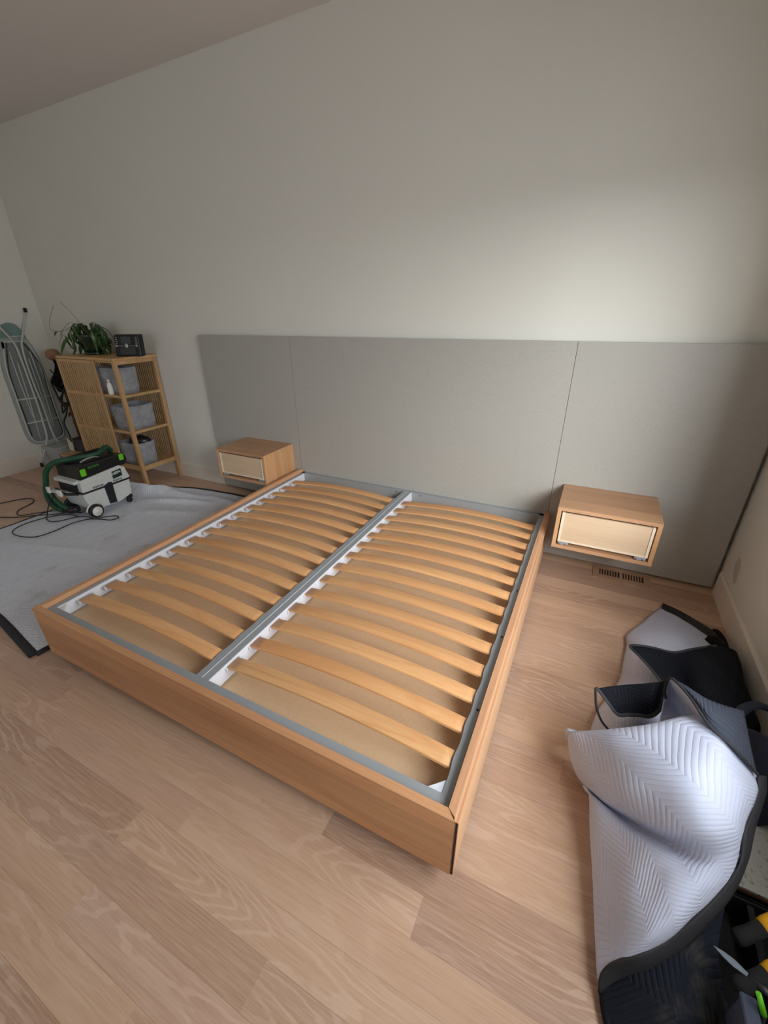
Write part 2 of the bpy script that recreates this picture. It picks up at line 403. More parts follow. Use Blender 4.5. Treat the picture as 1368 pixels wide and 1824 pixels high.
BACKWHITE = [[(2.0365, -0.3546, 0.01), (2.0943, -0.4149, 0.02), (2.158, -0.4917, 0.03), (2.2095, -0.5625, 0.04), (2.2578, -0.6371, 0.05)], [(1.942, -0.539, 0.02), (2.0028, -0.619, 0.06), (2.0592, -0.6964, 0.09), (2.1155, -0.7644, 0.1), (2.1943, -0.8038, 0.1)], [(1.8531, -0.7104, 0.02), (1.9111, -0.8106, 0.09), (1.9882, -0.861, 0.13), (2.0717, -0.8781, 0.13), (2.1682, -0.9277, 0.12)], [(1.8434, -0.8029, 0.02), (1.8911, -0.9319, 0.1), (1.9557, -0.9891, 0.13), (2.0341, -1.0202, 0.13), (2.1476, -1.0514, 0.12)], [(1.8234, -0.9719, 0.02), (1.8655, -1.0608, 0.09), (1.9262, -1.1058, 0.13), (2.0, -1.1273, 0.14), (2.1121, -1.1574, 0.12)], [(1.7928, -1.1109, 0.02), (1.8375, -1.1988, 0.1), (1.8962, -1.2234, 0.14), (1.9721, -1.2155, 0.14), (2.0838, -1.2263, 0.12)], [(1.7265, -1.2882, 0.04), (1.7617, -1.3565, 0.12), (1.8255, -1.3828, 0.17), (1.9164, -1.3514, 0.17), (2.0446, -1.3225, 0.15)], [(1.7016, -1.4045, 0.03), (1.7658, -1.4481, 0.1), (1.834, -1.4455, 0.12), (1.9234, -1.4114, 0.12), (2.028, -1.3791, 0.12)]]
BACKBIND = [[(2.0288, -0.3774, 0.012), (2.0846, -0.4467, 0.025), (2.146, -0.5181, 0.035), (2.1992, -0.5913, 0.045), (2.2298, -0.6648, 0.055)], [(2.0432, -0.3181, 0.006), (2.1107, -0.3567, 0.01), (2.1766, -0.4259, 0.02), (2.2357, -0.5012, 0.03), (2.2711, -0.6022, 0.04)]]
FLAPA = [[(1.8122, -1.0513, 0.22), (1.8969, -0.998, 0.2), (1.9873, -0.9644, 0.18), (2.0658, -0.9042, 0.18), (2.1767, -0.7814, 0.14), (2.2807, -0.701, 0.08), (2.296, -0.7846, 0.04)], [(1.8452, -1.1066, 0.22), (1.9158, -1.0565, 0.19), (1.9968, -1.0191, 0.16), (2.0601, -1.0036, 0.19), (2.153, -0.9368, 0.17), (2.2681, -0.8406, 0.1), (2.296, -0.8696, 0.04)], [(1.8848, -1.1501, 0.21), (1.9338, -1.1111, 0.18), (2.0017, -1.0893, 0.15), (2.0517, -1.1156, 0.2), (2.1324, -1.0816, 0.19), (2.242, -0.9899, 0.12), (2.296, -0.9707, 0.04)], [(1.9166, -1.1936, 0.2), (1.9607, -1.1606, 0.17), (2.0126, -1.1613, 0.15), (2.0552, -1.2166, 0.2), (2.1228, -1.1882, 0.19), (2.2051, -1.1439, 0.14), (2.2888, -1.0932, 0.05)], [(1.9324, -1.2151, 0.15), (1.9756, -1.2045, 0.13), (2.0326, -1.2103, 0.12), (2.0666, -1.2693, 0.16), (2.1396, -1.2508, 0.15), (2.2038, -1.2197, 0.12), (2.2744, -1.1711, 0.04)]]
FLAPABIND = [(2.1752, -0.7856, 0.143), (2.0645, -0.9083, 0.183), (1.9862, -0.9683, 0.183), (1.896, -1.002, 0.203), (1.8114, -1.0551, 0.223), (1.8443, -1.1103, 0.223), (1.8839, -1.1537, 0.213), (1.9173, -1.1993, 0.203)]
BACKDARK = [[(2.1697, -0.4409, 0.01), (2.2145, -0.4843, 0.012), (2.2714, -0.4568, 0.012), (2.296, -0.5298, 0.012), (2.296, -0.6618, 0.012), (2.296, -0.7963, 0.012), (2.296, -0.9546, 0.012)], [(2.1406, -0.5504, 0.04), (2.1668, -0.6295, 0.06), (2.1915, -0.7078, 0.09), (2.2293, -0.7604, 0.09), (2.26, -0.8305, 0.08), (2.2775, -0.9139, 0.07), (2.2668, -1.0422, 0.06)]]
FLAPB = [[(1.6771, -1.444, 0.3), (1.7274, -1.3986, 0.29), (1.7846, -1.3525, 0.28), (1.8399, -1.3198, 0.28), (1.8884, -1.2876, 0.28), (1.9049, -1.2984, 0.31)], [(1.7118, -1.4642, 0.28), (1.7583, -1.4269, 0.27), (1.8056, -1.3891, 0.26), (1.8508, -1.3644, 0.26), (1.8858, -1.3365, 0.26), (1.8947, -1.3434, 0.3)], [(1.753, -1.4783, 0.25), (1.7903, -1.4538, 0.24), (1.828, -1.4291, 0.23), (1.8595, -1.4187, 0.23), (1.8867, -1.3863, 0.24), (1.8894, -1.3738, 0.29)]]
FLAPBBIND = [(1.8882, -1.3798, 0.293), (1.8856, -1.3921, 0.243), (1.8584, -1.4243, 0.233), (1.8271, -1.4347, 0.233), (1.7895, -1.4593, 0.243), (1.7524, -1.4837, 0.253), (1.7158, -1.4682, 0.278), (1.6767, -1.4462, 0.302), (1.6777, -1.4623, 0.28), (1.6894, -1.4776, 0.24), (1.7136, -1.4892, 0.2), (1.7465, -1.4817, 0.16)]
FOLD = [[(1.8791, -1.4044, 0.41), (1.9118, -1.4443, 0.43), (1.9567, -1.4728, 0.43), (2.0146, -1.4582, 0.41), (2.0846, -1.4108, 0.37)], [(1.8819, -1.4083, 0.41), (1.911, -1.4787, 0.44), (1.9478, -1.5447, 0.45), (2.0028, -1.5548, 0.43), (2.0698, -1.541, 0.38)], [(1.8866, -1.4011, 0.4), (1.9175, -1.4942, 0.43), (1.9516, -1.5819, 0.43), (2.0096, -1.6188, 0.41), (2.0783, -1.6254, 0.35)]]
FOLDIN = [[(1.8778, -1.4087, 0.34), (1.8768, -1.3942, 0.37), (1.8838, -1.3972, 0.4), (1.9212, -1.4854, 0.42), (1.9555, -1.5736, 0.42)], [(1.8863, -1.3997, 0.28), (1.9048, -1.3686, 0.27), (1.9334, -1.3676, 0.27), (1.961, -1.4136, 0.3), (1.9845, -1.4945, 0.33)], [(1.8701, -1.499, 0.26), (1.9, -1.4844, 0.26), (1.9332, -1.4681, 0.26), (1.9669, -1.4682, 0.28), (1.9895, -1.4848, 0.3)]]
FOLDBIND = [(1.8823, -1.4225, 0.33), (1.8744, -1.4068, 0.355), (1.8781, -1.4096, 0.412), (1.913, -1.4951, 0.436), (1.9479, -1.5867, 0.436), (2.0072, -1.6239, 0.415), (2.0758, -1.6301, 0.355)]
LOWDARK = [[(1.7522, -2.1286, 0.022), (1.8066, -2.0969, 0.08), (1.8644, -2.0572, 0.12), (1.95, -1.9513, 0.17), (2.0051, -1.8858, 0.2)], [(1.7589, -2.1755, 0.018), (1.8189, -2.1459, 0.07), (1.8741, -2.106, 0.11), (1.9426, -2.0201, 0.14), (1.9825, -1.9931, 0.15)], [(1.7742, -2.2147, 0.015), (1.8329, -2.1853, 0.05), (1.8941, -2.1445, 0.08), (1.954, -2.0681, 0.1), (1.9986, -2.043, 0.1)], [(1.795, -2.2646, 0.012), (1.8546, -2.2244, 0.04), (1.9135, -2.1804, 0.05), (1.9748, -2.1261, 0.06), (2.0252, -2.0985, 0.05)]]
# ------------------------------------------------------------------ room shell
XL, XR, YB, YFR, ZC = -3.915, 2.327, 0.0, -4.6, 3.03
bm = nb(); add_box(bm, XL-0.12, XR+0.12, YB, YB+0.12, -0.1, ZC+0.1); struct('wall_back', bm, 'wall')
bm = nb(); add_box(bm, XL-0.12, XL, YFR, YB, -0.1, ZC+0.1); struct('wall_left', bm, 'wall')
bm = nb()
add_box(bm, XR, XR+0.12, YFR, W1['y0'], -0.1, ZC+0.1); add_box(bm, XR, XR+0.12, W1['y1'], YB, -0.1, ZC+0.1)
add_box(bm, XR, XR+0.12, W1['y0'], W1['y1'], -0.1, W1['z0']); add_box(bm, XR, XR+0.12, W1['y0'], W1['y1'], W1['z1'], ZC+0.1)
struct('wall_right', bm, 'wall')
bm = nb(); prism(bm, [(-0.221, 0.197), (-0.176, 0.256), (-0.186, 0.315), (-0.236, 0.318), (-0.257, 0.282), (-0.278, 0.208), (-0.25, 0.18)], 'x', XR-0.0004, XR+0.0005)
M['filler'] = plain('wall_filler', srgb(186, 184, 176), 0.9)
obj('filler_patch', bm, 'filler', bpy.data.objects['wall_right'])
bm = nb()
add_box(bm, XL-0.12, W2['x0'], YFR-0.12, YFR, -0.1, ZC+0.1); add_box(bm, W2['x1'], XR+0.12, YFR-0.12, YFR, -0.1, ZC+0.1)
add_box(bm, W2['x0'], W2['x1'], YFR-0.12, YFR, -0.1, W2['z0']); add_box(bm, W2['x0'], W2['x1'], YFR-0.12, YFR, W2['z1'], ZC+0.1)
struct('wall_front', bm, 'wall')
bm = nb(); add_box(bm, XL-0.12, XR+0.12, YFR-0.12, YB+0.12, ZC, ZC+0.12); struct('ceiling', bm, 'ceil')
# window frames with panes
def window(name, horiz, a0, a1, z0, z1, pos):
    bm = nb(); t = 0.045
    def bb(u0, u1, w0, w1, d0, d1):
        if horiz: add_box(bm, u0, u1, pos+d0, pos+d1, w0, w1)
        else: add_box(bm, pos+d0, pos+d1, u0, u1, w0, w1)
    bb(a0, a1, z0, z0+t, -0.03, 0.03); bb(a0, a1, z1-t, z1, -0.03, 0.03)
    bb(a0, a0+t, z0+t, z1-t, -0.03, 0.03); bb(a1-t, a1, z0+t, z1-t, -0.03, 0.03)
    am = (a0+a1)/2; bb(am-0.02, am+0.02, z0+t, z1-t, -0.025, 0.025)
    fr = struct(name, bm, 'base')
    for u0, u1 in ((a0+t, am-0.02), (am+0.02, a1-t)):
        bm = nb()
        if horiz: add_box(bm, u0, u1, pos-0.003, pos+0.003, z0+t, z1-t)
        else: add_box(bm, pos-0.003, pos+0.003, u0, u1, z0+t, z1-t)
        obj('pane', bm, 'glass', fr)
t = NT('window_glass')
tr = t.add('ShaderNodeBsdfTransparent'); gl = t.add('ShaderNodeBsdfGlossy', i_Roughness=0.02); mx = t.add('ShaderNodeMixShader')
mx.inputs[0].default_value = 0.06; t.lk(tr.outputs[0], mx.inputs[1]); t.lk(gl.outputs[0], mx.inputs[2]); t.lk(mx.outputs[0], t.n['Material Output'].inputs[0])
M['glass'] = t.m
window('window_1', False, W1['y0'], W1['y1'], W1['z0'], W1['z1'], XR+0.165)
window('fill_window', True, W2['x0'], W2['x1'], W2['z0'], W2['z1'], YFR-0.165)  # unseen window added to go with the fill light

def baseboard(name, poly_axis, a, b, pos, sgn, h=0.147, t=0.016):
    bm = nb()
    pf = [(0, 0), (t, 0), (t, h-0.012), (t-0.006, h-0.003), (t-0.009, h), (0, h)]
    prism(bm, [(pos+sgn*p, z) for p, z in pf], poly_axis, a, b)
    struct(name, bm, 'base')
baseboard('baseboard_back', 'x', XL, -1.578, 0.0, -1)
baseboard('baseboard_left', 'y', YFR, -0.016, XL, 1, 0.15)
baseboard('baseboard_right', 'y', YFR, -0.072, XR, -1)
baseboard('baseboard_front', 'x', XL+0.017, XR-0.017, YFR, 1)

# floor: joint bed + planks, all running along the headboard wall
bm = nb(); add_box(bm, XL-0.12, XR+0.12, YFR-0.12, YB+0.12, -0.10, -0.009)
FL = tag(obj('floor', bm, 'subfloor'), kind='structure')
PW, Y0 = 0.1023, -2.46
forced = {-3: [0.747, -1.02], -2: [0.41, -1.1], -1: [0.98, -0.62, -2.0], 0: [0.355, -1.35], 1: [0.515, -0.9], 2: [1.30, -0.4], 8: [1.62, 0.2], 10: [1.46], 13: [1.9, 0.4], 15: [1.75]}
rng = random.Random(4)
for k in range(-21, 25):
    ya = Y0+k*PW; yb = min(ya+PW, 0.0)
    ya = max(ya, YFR)
    if yb-ya < 0.004: continue
    xs = sorted(forced.get(k, [])+[XL, XR]); out = [xs[0]]
    for a, b_ in zip(xs, xs[1:]):
        L = b_-a
        if L > 2.0:
            n = max(2, round(L/1.25)); cut = [a+L*(i+rng.uniform(-0.25, 0.25))/n for i in range(1, n)]
            out += cut
        out.append(b_)
    for a, b_ in zip(out, out[1:]):
        g = 0.0001; c = 0.0003
        bm = nb(); x0, x1, y0, y1 = a+g, b_-g, ya+g, yb-g
        bot = [bm.verts.new(p) for p in ((x0, y0, -0.009), (x1, y0, -0.009), (x1, y1, -0.009), (x0, y1, -0.009))]
        mid = [bm.verts.new(p) for p in ((x0, y0, -c), (x1, y0, -c), (x1, y1, -c), (x0, y1, -c))]
        top = [bm.verts.new(p) for p in ((x0+c, y0+c, 0), (x1-c, y0+c, 0), (x1-c, y1-c, 0), (x0+c, y1-c, 0))]
        bm.faces.new(top); bm.faces.new(bot[::-1])
        for i in range(4):
            j = (i+1) % 4
            bm.faces.new((bot[i], bot[j], mid[j], mid[i])); bm.faces.new((mid[i], mid[j], top[j], top[i]))
        obj('plank', bm, 'floor', FL)

# ------------------------------------------------------------------ headboard: three panels
HB = thing('headboard', 'wide grey-beige headboard of three flat panels fixed along the back wall', 'headboard', (0.37, -0.04, 0))
HL, J1, J2, HR, HT, HBz = -1.575, -0.629, 1.347, 2.307, 1.362, 0.02
for a, b_ in ((HL, J1), (J1, J2), (J2, HR)):
    bm = nb(); add_box(bm, a+0.0012, b_-0.0012, -0.050, -0.031, HBz, HT); bev(bm, 0.0006)
    p = obj('panel', bm, 'panel', HB)
    bm = nb(); add_box(bm, a+0.0004, b_-0.0004, -0.0485, -0.033, HBz+0.001, HT-0.001)
    obj('panel_core', bm, 'panel_edge', p)
for x in (-1.3, -0.4, 0.37, 1.1, 2.0): box('mounting_batten', x-0.03, x+0.03, -0.031, -0.0005, 0.16, 1.25, 'maple_edge', HB)

# ------------------------------------------------------------------ bed
X0, X1, YF, ZT, ZB, T = -0.646, 1.356, -2.10, 0.3226, 0.0615, 0.0275
YBK = -0.0505
BED = thing('bed_frame', 'low oak platform bed frame with bare slats, standing against the headboard', 'bed', ((X0+X1)/2, (YF+YBK)/2, 0))
# footboard rail (mitred corners)
bm = nb()
prism(bm, [(X0, YF), (X1-0.0005, YF), (X1-T, YF+T), (X0+T, YF+T)], 'z', ZB, ZT); bev(bm, 0.0008)
obj('foot_rail', bm, 'oak_x', BED)
# left side rail
bm = nb()
prism(bm, [(X0, YF+0.001), (X0+T, YF+T+0.001), (X0+T, YBK), (X0, YBK)], 'z', ZB, ZT); bev(bm, 0.0008)
obj('side_rail', bm, 'oak_y', BED)
M['oak_edge'] = wood('oak_edge_banding', srgb(226, 184, 144), srgb(206, 160, 120), 'y', 6, 0.25, 0.5, 0.02, 0.2)
# right side rail: proud facing strip with grooves and a dark strip painted in for the shade in its mitre slot
bm = nb()
prism(bm, [(X1-0.0045, YF+0.011), (X1-T, YF+T+0.001), (X1-T, YBK), (X1-0.0045, YBK)], 'z', ZB, ZT); bev(bm, 0.0006)
rr = obj('side_rail', bm, 'oak_y', BED)
bm = nb(); prism(bm, [(X1-0.0045, YF+0.006), (X1+0.0008, YF+0.0012), (X1+0.0008, YBK), (X1-0.0045, YBK)], 'z', ZB+0.001, ZT-0.0005)
obj('facing_strip', bm, 'oak_edge', rr)
bm = nb(); prism(bm, [(X1+0.0008, YF+0.004), (X1+0.0075, YF+0.004), (X1+0.0075, YBK), (X1+0.0008, YBK)], 'z', ZB+0.002, ZT-0.006)
obj('facing_strip', bm, 'oak_y', rr)
bm = nb(); prism(bm, [(X1+0.0075, YF+0.005), (X1+0.0090, YF+0.005), (X1+0.0090, YBK), (X1+0.0075, YBK)], 'z', ZB+0.003, ZT-0.0065)
obj('facing_strip', bm, 'oak_edge', rr)
bm = nb(); add_box(bm, X1+0.0010, X1+0.0073, YF+0.0025, YF+0.0039, ZB+0.002, ZT-0.0062)
obj('slot_shade', bm, 'gap_shade', rr)
# recessed plinth
bm = nb(); add_box(bm, X0+0.22, X1-0.22, YF+0.22, YBK-0.05, 0.0, ZB+0.03)
obj('plinth', bm, 'gap_shade', BED)
# board under the slats
bm = nb(); add_box(bm, X0+T, X1-T, YF+T, YBK, 0.213, 0.225)
BD = obj('base_board', bm, 'mdf', BED)
# pale scuff arcs on the base board
def arc(cx, cy, r, a0, a1, w=0.0026):
    n = 10
    inn, outr = [], []
    for i in range(n+1):
        a = math.radians(a0+(a1-a0)*i/n); ww = w*math.sin(math.pi*(i+0.3)/(n+0.6))
        inn.append((cx+(r-ww)*math.cos(a), cy+(r-ww)*math.sin(a), 0.2256)); outr.append((cx+(r+ww)*math.cos(a), cy+(r+ww)*math.sin(a), 0.2256))
    return inn, outr
M['scuff'] = plain('pale_scuff', srgb(232, 206, 172), 0.8)
for c in ((0.80, -1.05, 0.115), (1.13, -0.95, 0.10)):
    for a0, a1, dr in ((20, 60, 0), (95, 130, -0.02), (150, 215, 0), (235, 290, 0.01), (300, 335, -0.015), (60, 85, 0.03), (180, 200, -0.04)):
        i_, o_ = arc(c[0], c[1], c[2]+dr, a0, a1)
        bm = nb(); I = [bm.verts.new(p) for p in i_]; O = [bm.verts.new(p) for p in o_]
        for k in range(len(I)-1): bm.faces.new((I[k], O[k], O[k+1], I[k+1]))
        obj('scuff_mark', bm, 'scuff', BD)
for i in range(9):
    x, y = -0.35+0.19*i, -1.33+0.02*(i % 3)
    bm = nb(); lathe(bm, [(0.004, 0.2251), (0.004, 0.2265), (0.001, 0.227)], (x, y, 0), 8)
    obj('screw', bm, 'steel', BD)
# steel outer frame
ZM = 0.300; MX0, MX1 = X0+T+0.007, X1-T-0.004
bm = nb()
def flange(xa, xb, y0, y1, sgn, centers, z=ZM, inner=True):
    """top flange with gently scalloped inner edge"""
    N = 240; pts_i = []
    for i in range(N+1):
        y = y0+(y1-y0)*i/N
        bump = 0
        for c in centers:
            d = abs(y-c)/0.055
            if d < 1: bump = max(bump, 0.5+0.5*math.cos(math.pi*d))
        pts_i.append((xb+sgn*0.004*bump, y))
    out = [bm.verts.new((xa, p[1], z)) for p in pts_i]; inn = [bm.verts.new((p[0], p[1], z)) for p in pts_i]; low = [bm.verts.new((p[0], p[1], z-0.007)) for p in pts_i]
    for i in range(N):
        for q in ((out[i], inn[i], inn[i+1], out[i+1]), (inn[i], low[i], low[i+1], inn[i+1])):
            bm.faces.new(q)
SY = [-1.949+0.0315+0.1275*k for k in range(14)]
SIN = X0+T+0.038
flange(MX1, 1.299, YF+T+0.012, YBK-0.001, -1, SY)
add_box(bm, 1.302, MX1, YF+T+0.012, YBK-0.001, 0.255, 0.2995)
add_box(bm, MX0, -0.586, YF+T+0.012, YBK-0.001, 0.226, ZM)
add_box(bm, MX0, MX1-0.012, YF+T+0.003, YF+0.068, 0.255, ZM+0.0005)
add_box(bm, MX0, MX1, YBK-0.030, YBK-0.001, 0.2255, ZM)
bmesh.ops.recalc_face_normals(bm, faces=bm.faces)
ST = obj('steel_frame', bm, 'steel', BED)
# frame screw holes (dark plugs coloured like the shade inside)
for (x, y, z, ax) in [(1.318, -1.72, ZM, 'z'), (1.318, -1.33, ZM, 'z'), (1.318, -0.98, ZM, 'z'), (0.265, -0.0805, 0.283, 'y'), (0.46, -0.0805, 0.283, 'y')]:
    bm = nb(); lathe(bm, [(0.0045, -0.001), (0.0045, 0.0012)], (x, y, z), 12, ax)
    obj('screw_hole', bm, 'gap_shade', ST)
# inner white side faces
bm = nb()
add_box(bm, -0.586, -0.5835, YF+0.069, YBK-0.031, 0.236, 0.298)
obj('inner_channel', bm, 'white_pl', ST)
bm = nb()
prism(bm, [(-0.583, YF+0.069), (-0.535, YF+0.069), (-0.583, YF+0.11)], 'z', 0.287, 0.296)
obj('corner_gusset', bm, 'white_pl', ST)
bm = nb()
prism(bm, [(1.301, YF+0.069), (1.253, YF+0.069), (1.301, YF+0.115)], 'z', 0.287, 0.296)
obj('corner_gusset', bm, 'white_pl', ST)
# centre beam
bm = nb()
flange(0.357, 0.327, YF+0.068, YBK-0.030, -1, SY)
flange(0.357, 0.389, YF+0.068, YBK-0.030, 1, [])
add_box(bm, 0.331, 0.386, YF+0.068, YBK-0.030, 0.245, 0.2985)
bmesh.ops.recalc_face_normals(bm, faces=bm.faces)
CB = obj('centre_beam', bm, 'steel', BED)
bm = nb(); add_box(bm, 0.3560, 0.3580, YF+0.069, YBK-0.03, 0.2985, 0.3014)
obj('beam_joint', bm, 'white_pl', CB)
bm = nb(); add_box(bm, 0.389, 0.3925, YF+0.069, YBK-0.031, 0.236, 0.3008)
obj('inner_channel', bm, 'white_pl', CB)
bm = nb(); prism(bm, [(0.3925, 0.236), (0.397, 0.236), (0.3925, 0.297)], 'y', YF+0.069, YBK-0.031)
obj('channel_flare', bm, 'white_pl', CB)
# slats, each with its pair of rubber end holders
def slat_mesh(L, arch, w=0.063, th=0.008, n=18):
    bm = nb(); rows = []
    for i in range(n+1):
        x = -L/2+L*i/n; s = 1-(2*x/L)**2; z = arch*s
        ring = [(-w/2, z), (-w/2+0.002, z+th-0.001), (-w/2+0.004, z+th), (w/2-0.004, z+th), (w/2-0.002, z+th-0.001), (w/2, z), ]
        rows.append([bm.verts.new((x, y, zz)) for y, zz in ring])
    for i in range(n):
        for k in range(len(rows[0])):
            k2 = (k+1) % len(rows[0])
            f = bm.faces.new((rows[i][k], rows[i][k2], rows[i+1][k2], rows[i+1][k])); f.smooth = k in (2,)
    bm.faces.new(rows[0][::-1]); bm.faces.new(rows[-1])
    bmesh.ops.recalc_face_normals(bm, faces=bm.faces)
    return bm
def holder_bm(s):
    """rubber cap local to the slat end, s = +1 at the low-x end"""
    bm = nb()
    def b(x0, x1, y0, y1, z0, z1):
        a, c = sorted((s*x0, s*x1)); add_box(bm, a, c, y0, y1, z0, z1)
    b(-0.020, 0.000, -0.039, -0.032, -0.010, 0.007)
    b(-0.020, 0.000, 0.032, 0.039, -0.010, 0.007)
    b(-0.020, 0.002, -0.033, 0.033, -0.010, -0.002)
    return bm
protos = {}
for half, (xa, xb) in enumerate(((-0.560, 0.336), (0.396, 1.312))):
    L = xb-xa; xc = (xa+xb)/2
    for k, y in enumerate(SY):
        if k == 0:
            s0 = obj('slat', slat_mesh(L, 0.031), 'slat', BED, local=True)
            h = []
            for sgn in (1, -1):
                ho = obj('slat_holder', holder_bm(sgn), 'white_pl', s0, local=True)
                ho.location = (-sgn*L/2+sgn*(0.016 if half == 0 or sgn < 0 else 0.006), 0, 0)
            s = s0
        else:
            s = dup(s0, parent=BED)
        s.location = (xc-BED.location.x, y-BED.location.y, 0.2825)

# ------------------------------------------------------------------ floating nightstands
def nightstand(x0, x1, yf, z0, z1, label, clip, rail_mat=('stand_x', 'stand_z')):
    yb = -0.0505; t = 0.021
    N = thing('nightstand', label, 'nightstand', ((x0+x1)/2, yb, z0), 0, 'floating nightstands')
    e = 0.0004
    # mitred carcass: top, bottom, sides
    def wedge(name, poly, mat):
        bm = nb(); prism(bm, poly, 'y', yf, yb); bev(bm, 0.0008); return obj(name, bm, mat, N)
    wedge('top_board', [(x0, z1), (x1, z1), (x1-t, z1-t), (x0+t, z1-t)], rail_mat[0])
    wedge('bottom_board', [(x0, z0), (x1, z0), (x1-t, z0+t), (x0+t, z0+t)], rail_mat[0])
    wedge('side_board', [(x0, z0+e), (x0+t, z0+t+e), (x0+t, z1-t-e), (x0, z1-e)], rail_mat[1])
    wedge('side_board', [(x1, z0+e), (x1-t, z0+t+e), (x1-t, z1-t-e), (x1, z1-e)], rail_mat[1])
    box('back_board', x0+t, x1-t, yb-0.01, yb-0.0005, z0+t, z1-t, 'gap_shade', N)
    # drawer box
    a, b_ = x0+t+0.006, x1-t-0.006; za, zb = z0+t+0.022, z1-t-0.010
    bm = nb(); add_box(bm, a+0.013, b_-0.013, yf+0.006, yf+0.020, za+0.010, zb-0.002); bev(bm, 0.0006)
    D = obj('drawer_front', bm, 'maple', N)
    box('drawer_side', a, a+0.013, yf+0.001, yb-0.03, za, zb, 'maple_edge', D, 0.0006)
    box('drawer_side', b_-0.013, b_, yf+0.001, yb-0.03, za, zb, 'maple_edge', D, 0.0006)
    box('drawer_bottom', a+0.013, b_-0.013, yf+0.0015, yb-0.03, za, za+0.010, 'maple_edge', D, 0.0006)
    for sx in (0, 1):
        bm = nb(); cx = a+0.004 if sx == 0 else b_-0.059
        add_box(bm, cx, cx+0.055, yf+0.004, yf+0.05, z0+t+0.006, z0+t+0.020)
        add_box(bm, cx+0.010, cx+0.034, yf-0.001, yf+0.006, z0+t+0.004, z0+t+0.016)
        add_box(bm, cx+0.038, cx+0.050, yf-0.002, yf+0.006, z0+t+0.008, z0+t+0.014)
        bev(bm, 0.001); obj('slide_clip', bm, 'steel', N)
    return N
nightstand(1.413, 1.915, -0.425, 0.276, 0.531, 'floating oak nightstand right of the bed, above the floor vent', 1)
nightstand(-1.199, -0.700, -0.413, 0.286, 0.532, 'floating oak nightstand left of the bed, nearer the moving blanket and shelf', 1)

# ------------------------------------------------------------------ floor vent
V = thing('floor_vent', 'flush wooden floor vent with two rows of dark slots in front of the headboard', 'vent', (1.83, -0.11, 0))
bm = nb(); add_box(bm, 1.705, 1.965, -0.165, -0.068, 0.0002, 0.0012); obj('duct_shade', bm, 'gap_shade', V)  # dark sheet laid on the floor as the shade seen between the louvres
M['vent'] = wood('vent_oak', srgb(190, 156, 126), srgb(160, 124, 98), 'x', 5, 0.3, 0.5, 0.01, 0.2)
bm = nb()
add_box(bm, 1.675, 1.995, -0.190, -0.150, 0.0002, 0.005); add_box(bm, 1.675, 1.995, -0.078, -0.056, 0.0002, 0.005)
add_box(bm, 1.675, 1.712, -0.150, -0.078, 0.0002, 0.005); add_box(bm, 1.958, 1.995, -0.150, -0.078, 0.0002, 0.005)
add_box(bm, 1.8265, 1.8435, -0.150, -0.078, 0.0002, 0.005)
obj('vent_frame', bm, 'vent', V)
for s0_ in (1.712, 1.8435):
    for k in range(7):
        x = s0_+0.0075+k*0.0150
        box('louvre', x, x+0.0072, -0.150, -0.078, 0.0012, 0.0046, 'vent', V)
M['silver_dark'] = plain('dark_zip_metal', srgb(90, 90, 92), 0.4, 0.6)
# ------------------------------------------------------------------ bamboo shelf
SX0, SX1, SYF, SYB, SH = -3.03, -2.215, -0.425, -0.012, 1.19
SF = thing('shelf_unit', 'tall bamboo shelf unit with slatted sides and a slatted sliding door', 'shelf', ((SX0+SX1)/2, (SYF+SYB)/2, 0))
P = 0.032
box('top_board', SX0-0.008, SX1+0.008, SYF-0.008, SYB+0.004, SH-0.022, SH, 'bamboo_x', SF, 0.002)
for x in (SX0, SX1-P):
    for y in (SYF, SYB-P):
        box('post', x, x+P, y, y+P, 0.19, SH-0.022, 'bamboo', SF, 0.0015)
        # flared foot
        bm = nb(); fx = 0.012 if x > -2.6 else -0.012
        vs = add_box(bm, x, x+P, y, y+P, 0.0, 0.19)
        for v in vs[:4]: v.co.x += fx
        bev(bm, 0.0015); obj('foot', bm, 'bamboo', SF)
for z in (0.200, 0.545, 0.870):
    box('shelf_board', SX0+P*0.5, SX1-P*0.5, SYF+0.006, SYB-0.006, z-0.006, z+0.006, 'bamboo_x', SF, 0.001)
for z in (0.178, 0.545-0.011, 0.870-0.011):
    h = 0.042 if z < 0.2 else 0.024
    box('side_rail', SX1-0.022, SX1-0.003, SYF+P, SYB-P, z-0.004, z+h-0.004, 'bamboo', SF, 0.001)
    box('side_rail', SX0+0.003, SX0+0.022, SYF+P, SYB-P, z-0.004, z+h-0.004, 'bamboo', SF, 0.001)
    box('front_rail', SX0+P, SX1-P, SYF+0.003, SYF+0.018, z-0.004, z+h-0.004, 'bamboo_x', SF, 0.001)
    box('back_rail', SX0+P, SX1-P, SYB-0.018, SYB-0.003, z-0.004, z+h-0.004, 'bamboo_x', SF, 0.001)
box('side_rail', SX1-0.024, SX1-0.003, SYF+P, SYB-P, SH-0.056, SH-0.022, 'bamboo', SF, 0.001)
box('front_rail', SX0+P, SX1-P, SYF+0.004, SYF+0.02, SH-0.04, SH-0.022, 'bamboo_x', SF, 0.001)
# back slats (seen through the open right side)
n = 27
sl = None
for k in range(n):
    x = SX0+P+0.004+(SX1-SX0-2*P-0.014)*k/(n-1)
    if sl is None: sl = box('slat', x, x+0.009, SYB-0.014, SYB-0.008, 0.19, SH-0.03, 'bamboo', SF)
    else:
        c = dup(sl, parent=SF); c.location.x = x-(SX0+P+0.004)
# left side slats
for k in range(18):
    y = SYF+P+0.003+(SYB-SYF-2*P-0.012)*k/17
    box('slat', SX0+0.008, SX0+0.014, y, y+0.009, 0.19, SH-0.03, 'bamboo', SF)
